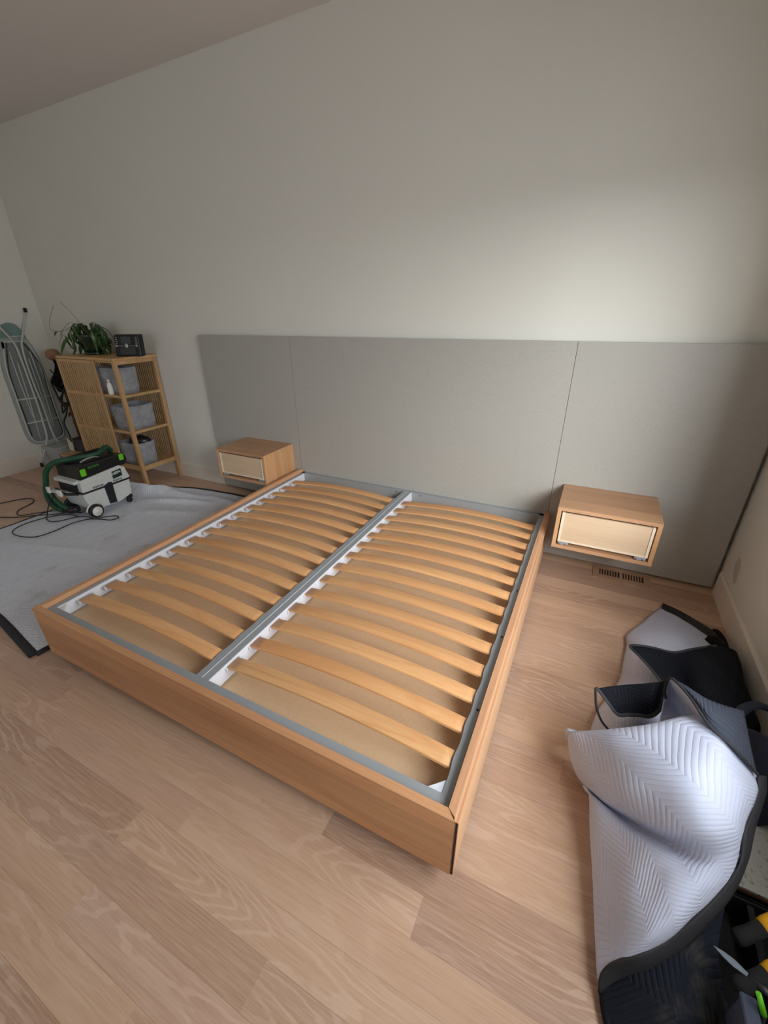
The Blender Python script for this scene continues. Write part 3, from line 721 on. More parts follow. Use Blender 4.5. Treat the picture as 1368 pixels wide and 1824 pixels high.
# sliding slatted door on the front left
DX0, DX1 = SX0+0.005, -2.475
dy = SYF-0.018
for x in (DX0, DX1-0.026):
    box('door_stile', x, x+0.026, dy, dy+0.016, 0.215, SH-0.024, 'bamboo', SF, 0.001)
for z in (0.215, 0.535, 0.860, SH-0.050):
    box('door_rail', DX0+0.026, DX1-0.026, dy-0.001, dy+0.015, z, z+0.026, 'bamboo_x', SF, 0.0006)
for k in range(16):
    x = DX0+0.033+(DX1-DX0-0.080)*k/15
    s = box('slat', x, x+0.014, dy+0.003, dy+0.010, 0.235, SH-0.04, 'bamboo', SF)
# ------------------------------------------------------------------ felt baskets
t = NT('grey_felt'); t.set(Roughness=0.95); v, _ = t.obj_vec((1, 1, 1), 3)
nn = t.noise(v, 90, 4, 0.7); n2 = t.noise(v, 14, 3, 0.6)
t.color(t.mix(t.ramp(t.math('ADD', t.math('MULTIPLY', nn, 0.5), t.math('MULTIPLY', n2, 0.5)), [(0.35, 0.0), (0.65, 1.0)]), srgb(128, 131, 136), srgb(172, 175, 180)))
t.bump(nn, 0.5, 0.003); M['felt'] = t.m
def basket(x0, x1, y0, y1, z, h, rz, label, taper=0.012, wob=0.006, seed=1):
    B = thing('storage_basket', label, 'basket', ((x0+x1)/2, (y0+y1)/2, z), rz, 'grey felt baskets in the bamboo shelf')
    w, d = (x1-x0)/2, (y1-y0)/2; rg = random.Random(seed)
    bm = nb(); N = 10; per = []
    for i in range(N): per.append((-1+2*i/N, -1))
    for i in range(N): per.append((1, -1+2*i/N))
    for i in range(N): per.append((1-2*i/N, 1))
    for i in range(N): per.append((-1, 1-2*i/N))
    def ring(zf, off, dz=0):
        R = []
        for i, (a, b_) in enumerate(per):
            nrm = (a**8+b_**8)**(1/8)
            k = 1-taper*6*(1-zf)
            px, py = a*w*k/nrm*1.0, b_*d*k/nrm*1.0
            sag = -0.010*math.cos(a*1.5)*math.cos(b_*1.5)*zf + wob*mnoise.noise(Vector((a*2+seed, b_*2, zf)))*zf
            L = math.hypot(px, py); px -= px/L*off; py -= py/L*off
            R.append(bm.verts.new((px+wob*mnoise.noise(Vector((b_*2, a*2+seed, zf*2)))*zf, py+wob*mnoise.noise(Vector((a*2, seed, b_*2+zf)))*zf*1.5, h*zf+sag+dz)))
        return R
    rings = [ring(f, 0) for f in (0, .25, .5, .75, 1)] + [ring(f, 0.006) for f in (1, .75, .5, .25, 0.03)]
    for A, Bq in zip(rings, rings[1:]):
        for i in range(len(A)):
            f = bm.faces.new((A[i], A[(i+1) % len(A)], Bq[(i+1) % len(A)], Bq[i])); f.smooth = True
    bm.faces.new(rings[0][::-1]); bm.faces.new(rings[-1])
    bmesh.ops.recalc_face_normals(bm, faces=bm.faces)
    obj('basket_body', bm, 'felt', B, local=True)
    for sx in (-1, 1):
        bm = nb(); lathe(bm, [(0.004, 0), (0.004, 0.002)], (sx*0.03, -d*0.985-0.001, h*0.86), 10, 'y'); obj('rivet', bm, 'black', B, local=True)
    return B
zz = 0.0065
basket(-2.600, -2.262, -0.392, -0.185, 0.870+zz, 0.225, 0.02, 'felt basket on the top shelf, behind a white bottle', seed=1)
basket(-2.520, -2.256, -0.395, -0.105, 0.545+zz, 0.215, -0.02, 'felt basket on the middle shelf, open and empty', seed=5, wob=0.010)
basket(-2.560, -2.262, -0.385, -0.180, 0.200+zz, 0.215, 0.05, 'felt basket on the bottom shelf with a black shoe on top', seed=9, wob=0.012)
# white bottle on the top shelf
M['white_glossy'] = plain('white_bottle_plastic', srgb(226, 224, 216), 0.35)
BT = thing('bottle', 'white plastic bottle in front of the top felt basket', 'bottle', (-2.385, -0.405, 0.870+zz))
bm = nb(); lathe(bm, [(0.018, 0), (0.022, 0.004), (0.024, 0.02), (0.022, 0.075), (0.016, 0.1), (0.010, 0.108)], (0, 0, 0), 20); obj('bottle_body', bm, 'white_glossy', BT, local=True)
bm = nb(); lathe(bm, [(0.011, 0.108), (0.011, 0.128), (0.008, 0.134)], (0, 0, 0), 16); obj('cap', bm, 'white_glossy', BT, local=True)
# clear wrap lying on the top shelf
bm = nb(); uvl = bm.loops.layers.uv.new('UVMap')
patch(bm, [[(-2.29+0.02*i, -0.408+0.008*j, 0.880+0.010*mnoise.noise(Vector((i*1.7, j*2.1, 3)))+0.004*(i % 2)) for i in range(4)] for j in range(3)], 3, 3, uvl)
t = NT('clear_film'); t.set(Roughness=0.12, Alpha=0.35); t.color((0.9, 0.9, 0.92)); M['film'] = t.m
tag(obj('plastic_film', bm, 'film'), 'small crumpled piece of clear film at the right front of the top shelf', 'packaging')
# black shoe on bottom basket
M['leather'] = plain('black_leather', srgb(20, 19, 20), 0.35)
SHO = thing('pouch', 'small black pouch stuffed into the bottom felt basket', 'pouch', (-2.335, -0.275, 0.385), 0.9)
bm = nb()
prof = [(-0.075, 0.012, 0.014), (-0.062, 0.034, 0.040), (-0.030, 0.046, 0.058), (0.0, 0.050, 0.060), (0.030, 0.046, 0.052), (0.062, 0.036, 0.036), (0.078, 0.014, 0.012)]
rings = []
for x, wd, ht in prof:
    rings.append([bm.verts.new((x, wd*math.cos(a), 0.030+ht*math.sin(a)*(1+0.25*mnoise.noise(Vector((x*20, a, 2)))))) for a in [2*math.pi*k/16 for k in range(16)]])
for A, Bq in zip(rings, rings[1:]):
    for i in range(16):
        f = bm.faces.new((A[i], A[(i+1) % 16], Bq[(i+1) % 16], Bq[i])); f.smooth = True
bm.faces.new(rings[0][::-1]); bm.faces.new(rings[-1]); bmesh.ops.recalc_face_normals(bm, faces=bm.faces)
obj('pouch_body', bm, 'leather', SHO, local=True)
bm = nb(); tube(bm, spline([(-0.06, 0, 0.078), (-0.02, 0.004, 0.094), (0.03, -0.002, 0.088), (0.065, 0, 0.066)], 5), 0.004, 6); obj('zipper', bm, 'silver_dark', SHO, local=True)

# ------------------------------------------------------------------ plant
PX, PY = -2.79, -0.20
PL = thing('potted_plant', 'trailing green houseplant in a glossy dark green pot on the bamboo shelf', 'plant', (PX, PY, SH))
t = NT('green_glaze'); t.set(Roughness=0.12); t.color(srgb(16, 44, 30)); t.b.inputs['Coat Weight'].default_value = 0.6; M['glaze'] = t.m
M['soil'] = plain('potting_soil', srgb(52, 40, 30), 0.95, nscale=80, nstr=0.8)
bm = nb(); lathe(bm, [(0.088, 0.0), (0.094, 0.006), (0.096, 0.020), (0.088, 0.022), (0.078, 0.018), (0.03, 0.016)], (0, 0, 0), 32); obj('saucer', bm, 'glaze', PL, local=True)
bm = nb(); lathe(bm, [(0.066, 0.02), (0.074, 0.05), (0.088, 0.10), (0.106, 0.135), (0.118, 0.155), (0.122, 0.168), (0.116, 0.172), (0.106, 0.165), (0.09, 0.148), (0.02, 0.145)], (0, 0, 0), 36); obj('pot', bm, 'glaze', PL, local=True)
bm = nb(); lathe(bm, [(0.098, 0.146), (0.095, 0.150), (0.05, 0.156), (0.01, 0.158)], (0, 0, 0), 24); obj('soil', bm, 'soil', PL, local=True)
t = NT('hoya_leaf'); t.set(Roughness=0.38); v, rnd = t.obj_vec((1, 1, 1), 9)
t.color(t.mix(t.ramp(rnd, [(0, 0.0), (1, 1.0)]), srgb(38, 66, 32), srgb(74, 104, 52))); M['leaf'] = t.m
M['stem'] = plain('plant_stem', srgb(70, 82, 46), 0.6)
def leaf_bm(L, wd, curl):
    bm = nb(); N = 8; rows = []
    for i in range(N+1):
        s = i/N; ww = wd*math.sin(math.pi*min(1, s*0.93+0.05))**0.75
        z = -curl*s*s*L; x = L*s*(1-0.25*curl*s)
        rows.append([bm.verts.new((x, -ww/2, z+0.15*ww)), bm.verts.new((x, 0, z)), bm.verts.new((x, ww/2, z+0.15*ww))])
    for a, b_ in zip(rows, rows[1:]):
        for k in range(2):
            f = bm.faces.new((a[k], a[k+1], b_[k+1], b_[k])); f.smooth = True
    return bm
rg = random.Random(12)
leaf_src = [obj('leaf', leaf_bm(0.10, 0.032, 0.5), 'leaf', PL, local=True), obj('leaf', leaf_bm(0.13, 0.026, 1.0), 'leaf', PL, local=True), obj('leaf', leaf_bm(0.075, 0.036, 0.3), 'leaf', PL, local=True)]
def put_leaf(src, p, az, el, sc_, first=False):
    o = src if first else src.copy()
    if not first: COL.objects.link(o); o.parent = PL
    p = (p[0], p[1], max(p[2], 0.09)); o.location = p; o.rotation_euler = (rg.uniform(-0.6, 0.6), -el, az); o.scale = (sc_,)*3
used = set()
def L_(i, p, az, el, sc_):
    put_leaf(leaf_src[i], p, az, el, sc_, first=(i not in used)); used.add(i)
def vine(pts, r=0.0022, leaves=()):
    W_ = spline(pts, 8); bm = nb(); tube(bm, W_, r, 6)
    obj('stem', bm, 'stem', PL, local=True)
    for s, i, az, el, sc_ in leaves:
        p = W_[min(len(W_)-1, int(s*(len(W_)-1)))]; L_(i, p, az, el, sc_)
# long bare runners
vine([(-0.03, 0, 0.16), (-0.12, 0.0, 0.27), (-0.24, 0.02, 0.36), (-0.39, 0.03, 0.45)], 0.0018)
vine([(-0.05, 0, 0.16), (-0.25, 0.0, 0.235), (-0.42, 0.02, 0.205), (-0.58, 0.03, 0.19), (-0.70, 0.04, 0.21), (-0.68, 0.05, 0.30), (-0.56, 0.06, 0.42)], 0.0018, [(0.46, 0, 3.3, 0.05, 0.9)])
vine([(-0.05, 0.01, 0.17), (-0.22, -0.01, 0.27), (-0.36, -0.02, 0.22), (-0.46, -0.03, 0.12), (-0.52, -0.02, 0.07)], 0.0016, [(0.55, 1, 4.0, -0.3, 0.6)])
vine([(-0.44, -0.02, 0.15), (-0.36, -0.03, 0.16), (-0.28, -0.03, 0.09), (-0.30, -0.03, 0.04), (-0.44, -0.03, 0.06)], 0.0014, [(0.3, 1, 5.6, -0.9, 0.8)])
# arching leafy stems
for k in range(18):
    az = rg.uniform(-0.25, math.pi+0.25) if k > 9 else (math.pi+rg.uniform(-0.35, 0.9) if k % 2 else rg.uniform(-0.45, 0.6))
    R1, H1, dn = rg.uniform(0.13, 0.22), rg.uniform(0.20, 0.27), rg.uniform(0.03, 0.2)
    ca, sa = math.cos(az), math.sin(az)*0.7
    pts = [(0.02*ca, 0.02*sa, 0.155), (0.45*R1*ca, 0.45*R1*sa, H1), (0.85*R1*ca, 0.85*R1*sa, H1-0.03), (R1*ca*1.08, R1*sa*1.08, max(0.06, H1-dn-0.06))]
    lv = []
    for s in (0.35, 0.5, 0.65, 0.8, 0.97):
        lv.append((s, rg.choice((0, 0, 1, 2)), az+rg.uniform(-1.3, 1.3), rg.uniform(-1.3, 0.2)-s*0.4, rg.uniform(0.75, 1.2)))
    vine(pts, 0.0026, lv)
# long drooping strap leaves on the right and left
for k in range(9):
    a = rg.uniform(-0.5, 0.7) if k < 5 else math.pi+rg.uniform(-0.7, 0.5)
    L_(1, (0.12*math.cos(a), 0.1*math.sin(a)-0.02, 0.19+rg.uniform(-0.02, 0.04)), a, rg.uniform(-1.1, -0.4), rg.uniform(1.0, 1.5))
# ------------------------------------------------------------------ jobsite radio / display unit
RD = thing('radio', 'black tabletop radio with a screen and buttons next to the potted plant', 'radio', (-2.255, -0.22, SH), math.radians(20)); RD.scale = (0.80, 0.8, 1.08)
bm = nb(); vs = add_box(bm, -0.15, 0.15, -0.045, 0.045, 0.0, 0.165)
for v in vs[4:]: v.co.y += 0.035; v.co.x *= 0.95
bev(bm, 0.012, 3); obj('case', bm, 'black', RD, local=True, smooth=False)
# tilt matrix of the front face
fr_m = Matrix.Translation((0, -0.0455, 0)) @ Matrix.Rotation(-math.atan2(0.035, 0.165), 4, 'X')
M['scr'] = plain('radio_screen', srgb(70, 74, 78), 0.15)
M['grille'] = plain('speaker_grille', srgb(58, 58, 60), 0.7, nscale=200, nstr=0.6)
M['silver'] = plain('silver_trim', srgb(196, 196, 192), 0.3, 0.7)
def fbox(name, x0, x1, z0, z1, d, mat):
    bm = nb(); add_box(bm, x0, x1, -d, 0.001, z0, z1, mat=fr_m); return obj(name, bm, mat, RD, local=True)
fbox('screen', -0.065, 0.05, 0.095, 0.150, 0.0015, 'scr')
fbox('speaker_grille', -0.085, 0.095, 0.018, 0.072, 0.0015, 'grille')
fbox('trim_strip', -0.125, 0.125, 0.081, 0.0835, 0.002, 'silver')
for x, r in ((0.0, 0.017), (-0.118, 0.009), (0.118, 0.009)):
    bm = nb(); lathe(bm, [(r, 0.0), (r, -0.010), (r*0.8, -0.012)], (0, 0, 0), 20, 'y')
    bmesh.ops.transform(bm, matrix=fr_m @ Matrix.Translation((x, 0, 0.082)), verts=bm.verts); obj('knob', bm, 'silver', RD, local=True)
for sx in (-1, 1):
    for k in range(4): fbox('button', sx*0.115-0.009, sx*0.115+0.009, 0.100+k*0.014, 0.105+k*0.014, 0.002, 'silver')

# ------------------------------------------------------------------ ironing board leaning on the left wall
IB = thing('ironing_board', 'folded ironing board leaning upright against the left wall', 'ironing board', (-3.88, -0.34, 0))
XBd = -3.885
outline = [(-0.455, 1.30), (-0.43, 1.385), (-0.385, 1.442), (-0.326, 1.463), (-0.272, 1.448), (-0.237, 1.40), (-0.205, 1.30), (-0.170, 1.20), (-0.148, 1.05), (-0.142, 0.80), (-0.142, 0.50), (-0.14, 0.34), (-0.165, 0.262), (-0.247, 0.232), (-0.396, 0.236), (-0.487, 0.262), (-0.528, 0.355), (-0.526, 0.59), (-0.522, 0.821), (-0.518, 0.996), (-0.500, 1.12)]
M['silver_cover'] = plain('silver_board_cover', srgb(128, 134, 132), 0.55, nscale=30, nstr=0.2, var=0.06)
M['teal_cover'] = plain('teal_board_cover', srgb(116, 142, 136), 0.8, nscale=90, nstr=0.3, var=0.18)
M['grey_tube'] = plain('pale_enamel_tube', srgb(186, 190, 184), 0.4)
def inset(poly, d):
    c = Vector((sum(p[0] for p in poly)/len(poly), sum(p[1] for p in poly)/len(poly)))
    out = []
    n = len(poly)
    for i in range(n):
        p = Vector(poly[i]); t_ = (Vector(poly[(i+1) % n])-Vector(poly[i-1])).normalized(); nn = Vector((-t_.y, t_.x))
        if nn.dot(c-p) < 0: nn = -nn
        out.append(tuple(p+nn*d))
    return out
op = [tuple(p)[:2] for p in [(q.x, q.y) for q in spline([(*o, 0) for o in outline+[outline[0]]], 3)[:-1]]]
M['grey_cover'] = plain('grey_green_board_cover', srgb(158, 164, 158), 0.8, nscale=90, nstr=0.3, var=0.08)
bm = nb(); prism(bm, op, 'x', -3.913, XBd); obj('cover_rim', bm, 'grey_cover', IB)
bm = nb(); prism(bm, [(-0.447, 1.325), (-0.432, 1.385), (-0.385, 1.444), (-0.326, 1.466), (-0.272, 1.450), (-0.237, 1.402), (-0.212, 1.325)], 'x', -3.9135, XBd+0.001); obj('cover_nose', bm, 'teal_cover', IB)
bm = nb(); prism(bm, inset([q for q in op if q[1] < 1.33], 0.035), 'x', XBd-0.004, XBd+0.003); obj('perforated_top', bm, 'silver_cover', IB)
loop = inset(op, 0.028); bm = nb(); tube(bm, [(XBd+0.006, a, b_) for a, b_ in loop if b_ < 1.30], 0.009, 8); obj('rim_tube', bm, 'grey_tube', IB)
for pts in ([(-0.407, 1.281), (-0.455, 1.10), (-0.481, 0.93), (-0.483, 0.62), (-0.483, 0.349)], [(-0.262, 1.276), (-0.178, 1.055), (-0.184, 0.769), (-0.184, 0.487), (-0.179, 0.34), (-0.21, 0.29)]):
    bm = nb(); tube(bm, spline([(XBd+0.012, *p) for p in pts], 5), 0.0045, 6); obj('elastic_cord', bm, 'black', IB)
def itube(pts, r, mat='grey_tube', name='leg', x=-3.865):
    bm = nb(); W_ = spline([(p[2] if len(p) > 2 else x, p[0], p[1]) for p in pts], 6); tube(bm, W_, r, 10); return obj(name, bm, mat, IB)
la = itube([(-0.445, 1.47), (-0.377, 1.348), (-0.343, 1.262), (-0.334, 1.10), (-0.334, 0.669), (-0.346, 0.425), (-0.359, 0.295, -3.868), (-0.395, 0.214, -3.878), (-0.451, 0.105, -3.882), (-0.490, 0.022, -3.885)], 0.011)
lb = itube([(-0.129, 1.565, -3.89), (-0.183, 1.459, -3.885), (-0.245, 1.341, -3.87), (-0.285, 1.25), (-0.300, 1.098), (-0.300, 0.859), (-0.289, 0.66), (-0.290, 0.411), (-0.277, 0.262), (-0.235, 0.19)], 0.011)
for (a, b_, x, pr) in ((-0.490, 0.0, -3.885, la), (-0.132, 1.555, -3.89, lb)):
    bm = nb(); lathe(bm, [(0.015, 0), (0.016, 0.015), (0.015, 0.042)], (x, a, b_), 14); obj('rubber_tip', bm, 'black', pr)
for (a0, z0, a1, z1) in ((-0.372, 1.338, -0.246, 1.336), (-0.413, 1.291, -0.249, 1.289), (-0.489, 0.733, -0.188, 0.724), (-0.486, 0.484, -0.185, 0.486)):
    bm = nb(); tube(bm, [(XBd+0.012, a0, z0), (XBd+0.012, a1, z1)], 0.009, 8); obj('crossbar', bm, 'grey_tube', IB)
for pts in ([(-0.372, 1.095), (-0.385, 0.8), (-0.417, 0.299)], [(-0.41, 1.20), (-0.415, 0.9), (-0.409, 0.50)], [(-0.262, 1.12), (-0.262, 0.8), (-0.262, 0.383)], [(-0.228, 1.188), (-0.225, 0.85), (-0.245, 0.40)]):
    bm = nb(); tube(bm, spline([(XBd+0.010, *p) for p in pts], 4), 0.006, 8); obj('brace', bm, 'grey_tube', IB)

# ------------------------------------------------------------------ corner: plastic bin, coat stand with bag, printed tote, low bench
M['bin'] = plain('translucent_bin_plastic', srgb(176, 178, 176), 0.35)
BN = thing('storage_bin', 'pale grey plastic bin on the floor beneath the ironing board', 'bin', (-3.72, -0.30, 0))
bm = nb(); vs = add_box(bm, -3.885, -3.62, -0.42, -0.06, 0.0, 0.215)
for v in vs[:4]: v.co.x += 0.02*(1 if v.co.x < -3.75 else -1); v.co.y += 0.015*(1 if v.co.y < -0.25 else -1)
bev(bm, 0.012, 2); obj('bin_body', bm, 'bin', BN)
box('bin_rim', -3.888, -3.61, -0.432, -0.05, 0.205, 0.222, 'bin', BN, 0.004)
box('handle_slot', -3.6205, -3.6170, -0.29, -0.19, 0.165, 0.185, 'black', BN)
CS = thing('coat_stand', 'wooden stand with a round knob behind the shelf, in the corner', 'coat stand', (-3.60, -0.16, 0))
M['knobwood'] = wood('turned_wood', srgb(168, 128, 98), srgb(136, 98, 72), 'z', 4, 0.3, 0.5, 0.02)
bm = nb(); lathe(bm, [(0.014, 0.03), (0.014, 1.10), (0.03, 1.105), (0.052, 1.12), (0.066, 1.15), (0.062, 1.185), (0.04, 1.208), (0.01, 1.214)], (-3.60, -0.16, 0), 24); obj('pole', bm, 'knobwood', CS)
bm = nb(); lathe(bm, [(0.11, 0), (0.11, 0.02), (0.02, 0.035)], (-3.60, -0.16, 0), 28); obj('base', bm, 'black', CS)
for k, (dx, dy_, z) in enumerate(((0.10, -0.03, 0.99), (-0.10, -0.03, 0.99), (0.09, -0.03, 0.74))):
    bm = nb(); tube(bm, spline([(-3.60, -0.16, z-0.04), (-3.60+dx*0.6, -0.14+dy_, z-0.04), (-3.60+dx, -0.14+dy_*1.5, z+0.02)], 5), 0.006, 8); obj('hook', bm, 'black', CS)
BG = thing('bag', 'black fabric bag hanging from the coat stand', 'bag', (-3.52, -0.16, 0.8))
bm = nb(); uvl = bm.loops.layers.uv.new('UVMap')
G = []
for j, (z, xa, xb, bul) in enumerate(((1.09, -3.58, -3.47, 0.02), (1.02, -3.61, -3.42, 0.05), (0.95, -3.68, -3.40, 0.07), (0.89, -3.72, -3.48, 0.07), (0.84, -3.70, -3.56, 0.05), (0.79, -3.67, -3.60, 0.03))):
    G.append([(xa+(xb-xa)*s, -0.175-bul*math.sin(math.pi*s), z+0.006*math.sin(9*s+j)) for s in (0, .25, .5, .75, 1)])
patch(bm, G, 4, 4, uvl)
o = obj('bag_body', bm, 'quilt_black', BG); md = o.modifiers.new('thickness', 'SOLIDIFY'); md.thickness = 0.02; md.offset = -1
bm = nb(); tube(bm, spline([(-3.60, -0.165, 1.07), (-3.58, -0.18, 1.10), (-3.53, -0.18, 1.09), (-3.50, -0.185, 1.02)], 5), 0.010, 8, 0.4); obj('strap', bm, 'black', BG)
TB = thing('tote_bag', 'cream tote bag with a black brush print leaning in the corner behind the shelf', 'bag', (-3.5, -0.06, 0.0))
M['cream'] = plain('cream_canvas', srgb(206, 202, 188), 0.9, nscale=60, nstr=0.2)
bm = nb(); uvl = bm.loops.layers.uv.new('UVMap')
patch(bm, [[(-3.74+0.09*i, -0.045-0.02*math.sin(i*1.1)-0.045*(1-(j/4)), 0.30+0.17*j) for i in range(6)] for j in range(5)], 3, 3, uvl)
o = obj('canvas', bm, 'cream', TB); md = o.modifiers.new('thickness', 'SOLIDIFY'); md.thickness = 0.012; md.offset = 1
rg2 = random.Random(5)
for k in range(13):
    x, z = rg2.uniform(-3.70, -3.40), rg2.uniform(0.42, 0.93); a = rg2.uniform(0, math.pi); L = rg2.uniform(0.04, 0.09)
    pts = [(x-L*math.cos(a), -0.125, z-L*math.sin(a)*0.6), (x, -0.127, z+0.012), (x+L*math.cos(a), -0.125, z+L*math.sin(a)*0.6)]
    bm = nb(); tube(bm, spline(pts, 4), [0.006+0.012*math.sin(math.pi*i/8) for i in range(9)], 6, 0.25); obj('print_stroke', bm, 'black', TB)
# dangling cables on the stand
for k, (pts, lab) in enumerate((
    ([(-3.50, -0.19, 0.95), (-3.62, -0.22, 0.86), (-3.50, -0.23, 0.80), (-3.60, -0.23, 0.72), (-3.50, -0.24, 0.66), (-3.56, -0.24, 0.56), (-3.62, -0.26, 0.46), (-3.56, -0.28, 0.30), (-3.60, -0.33, 0.12), (-3.66, -0.45, 0.012)], 'black cable hanging from the coat stand down past the tote bag to the floor'),
    ([(-3.64, -0.18, 0.97), (-3.74, -0.19, 0.88), (-3.70, -0.20, 0.78), (-3.66, -0.21, 0.70), (-3.62, -0.20, 0.62), (-3.70, -0.20, 0.56), (-3.62, -0.19, 0.74), (-3.48, -0.2, 0.84), (-3.44, -0.19, 0.94)], 'black cable looped over the coat stand hooks, not reaching the floor'))):
    bm = nb(); tube(bm, spline(pts, 8), 0.008, 8); tag(obj('cable', bm, 'black'), lab, 'cable', 'cables in the corner')
for k, (x, z) in enumerate(((-3.56, 0.88), (-3.48, 0.88), (-3.54, 0.66))):
    bm = nb(); add_box(bm, x-0.06, x+0.05, -0.215, -0.175, z-0.018, z+0.018); bev(bm, 0.008, 2)
    tag(obj('power_adapter', bm, 'black'), ['black power adapter left of the shelf, under the hanging bag', 'black power adapter touching the shelf side, under the hanging bag', 'lowest black power adapter in front of the tote bag'][k], 'adapter', 'adapters hanging in the corner')
LB = thing('bench', 'low wooden bench on the floor left of the shelf, behind the vacuum', 'bench', (-3.27, -0.34, 0))
box('bench_top', -3.50, -3.05, -0.46, -0.20, 0.165, 0.190, 'bamboo_x', LB, 0.003)
for x in (-3.48, -3.08): box('leg', x-0.013, x+0.013, -0.44, -0.22, 0.0, 0.165, 'bamboo_x', LB, 0.002)
SB = thing('speaker_box', 'black box standing on the low wooden bench', 'box', (-3.36, -0.27, 0.190))
box('case', -3.46, -3.22, -0.32, -0.215, 0.190, 0.33, 'black', SB, 0.008, seg=2)
box('front_panel', -3.44, -3.24, -0.3225, -0.3195, 0.205, 0.315, 'grille', SB, 0.001)
PN = thing('folded_paper', 'small folded cream paper leaning on the black box', 'paper', (-3.50, -0.27, 0.19))
bm = nb(); prism(bm, [(-3.535, 0.192), (-3.475, 0.192), (-3.47, 0.30), (-3.52, 0.33)], 'y', -0.335, -0.331); obj('sheet', bm, 'cream', PN)
bm = nb(); prism(bm, [(-3.475, 0.192), (-3.440, 0.198), (-3.435, 0.285), (-3.47, 0.30)], 'y', -0.337, -0.333); obj('flap', bm, 'cream', PN)
BLK = thing('roller_foot', 'black round furniture foot on the floor beside the low bench', 'caster', (-3.55, -0.47, 0))
bm = nb(); lathe(bm, [(0.03, 0), (0.042, 0.02), (0.042, 0.07), (0.03, 0.09), (0.012, 0.10)], (-3.55, -0.47, 0), 20); obj('wheel', bm, 'black', BLK)
bm = nb(); lathe(bm, [(0.010, 0.10), (0.010, 0.135), (0.004, 0.14)], (-3.55, -0.47, 0), 12); obj('stem', bm, 'silver', BLK)
# ------------------------------------------------------------------ dust extractor
VX1, VX0, VY0, VY1 = -2.02, -2.335, -1.085, -0.675
VZ = 0.014
VC = thing('vacuum_cleaner', 'white and black dust extractor on wheels with a green hose on top', 'vacuum', (-2.18, -0.88, VZ))
M['shell'] = plain('pale_grey_shell', srgb(208, 212, 208), 0.45, nscale=250, nstr=0.05)
M['navy_plastic'] = plain('blue_black_plastic', srgb(24, 26, 36), 0.4, nscale=250, nstr=0.05)
M['green'] = plain('bright_green_latch', srgb(104, 204, 26), 0.4)
M['hose'] = plain('dark_green_hose', srgb(24, 72, 48), 0.5)
# lower tub
bm = nb()
prism(bm, [(-1.055, 0.095), (-0.995, 0.070), (-0.80, 0.062), (-0.725, 0.085), (-0.690, 0.10), (-0.678, 0.232), (-1.080, 0.232)], 'x', VX0+0.012, VX1-0.004); bev(bm, 0.010, 3)
obj('tub', bm, 'shell', VC)
# dark joint band
bm = nb(); add_box(bm, VX0+0.004, VX1+0.001, -1.084, -0.668, 0.226, 0.243); bev(bm, 0.006, 2); obj('seal_band', bm, 'navy_plastic', VC)
# upper housing, nose curving down to the front
nose = [(-0.672, 0.240), (-0.674, 0.262), (-0.686, 0.300), (-0.708, 0.334), (-0.740, 0.362)]
bm = nb(); prism(bm, [(-1.075, 0.240)]+nose+[(-0.80, 0.368), (-1.060, 0.352), (-1.072, 0.340)], 'x', VX0+0.010, VX1-0.002); bev(bm, 0.007, 3)
obj('housing', bm, 'shell', VC)
# black top deck with tapered ends
bm = nb(); prism(bm, [(-1.068, 0.343), (-1.062, 0.452), (-1.02, 0.458), (-0.72, 0.462), (-0.668, 0.450), (-0.655, 0.405), (-0.690, 0.362), (-0.745, 0.364), (-0.80, 0.367)], 'x', VX0+0.016, VX1+0.002); bev(bm, 0.008, 3)
TD = obj('top_deck', bm, 'black', VC)
# sloping white edge line of the housing rises to the front: wedge over the deck side
bm = nb(); prism(bm, [(-1.070, 0.336), (-0.745, 0.374), (-0.700, 0.345), (-0.690, 0.30), (-1.070, 0.30)], 'x', VX1-0.004, VX1+0.004); bev(bm, 0.0015); obj('side_cheek', bm, 'shell', VC)
# cable tray on the deck
bm = nb(); prism(bm, [(-1.03, 0.458), (-1.02, 0.478), (-0.70, 0.480), (-0.69, 0.462)], 'x', VX0+0.03, VX0+0.06); bev(bm, 0.004); obj('tray_rim', bm, 'black', VC)
bm = nb(); prism(bm, [(-1.0, 0.458), (-0.99, 0.472), (-0.74, 0.474), (-0.73, 0.460)], 'x', VX1-0.05, VX1-0.035); bev(bm, 0.003); obj('tray_rim', bm, 'black', VC)
bm = nb(); tube(bm, spline([(-2.09, -0.99, 0.462), (-2.09, -0.95, 0.476), (-2.09, -0.88, 0.480), (-2.09, -0.84, 0.465)], 6), 0.012, 8, 0.5); obj('handle', bm, 'silver', VC)
# latches
for y0, y1, z0, z1 in ((-1.050, -1.008, 0.372, 0.430), (-0.722, -0.683, 0.408, 0.460)):
    bm = nb(); add_box(bm, VX1-0.004, VX1+0.010, y0, y1, z0, z1); bev(bm, 0.006, 3); obj('latch', bm, 'green', VC)
# clip strap over the tub
bm = nb(); prism(bm, [(-0.905, 0.243), (-0.900, 0.080), (-0.838, 0.072), (-0.835, 0.255), (-0.86, 0.262)], 'x', VX1-0.006, VX1+0.004); bev(bm, 0.0015); obj('clip_strap', bm, 'navy_plastic', VC)
# vent slots
for s0_, n in ((-0.995, 8), (-0.822, 7)):
    for k in range(n):
        y = s0_+0.0115*k
        if y > -0.735: break
        box('vent_slot', VX1+0.0035, VX1+0.0048, y, y+0.005, 0.252, 0.266, 'navy_plastic', VC)
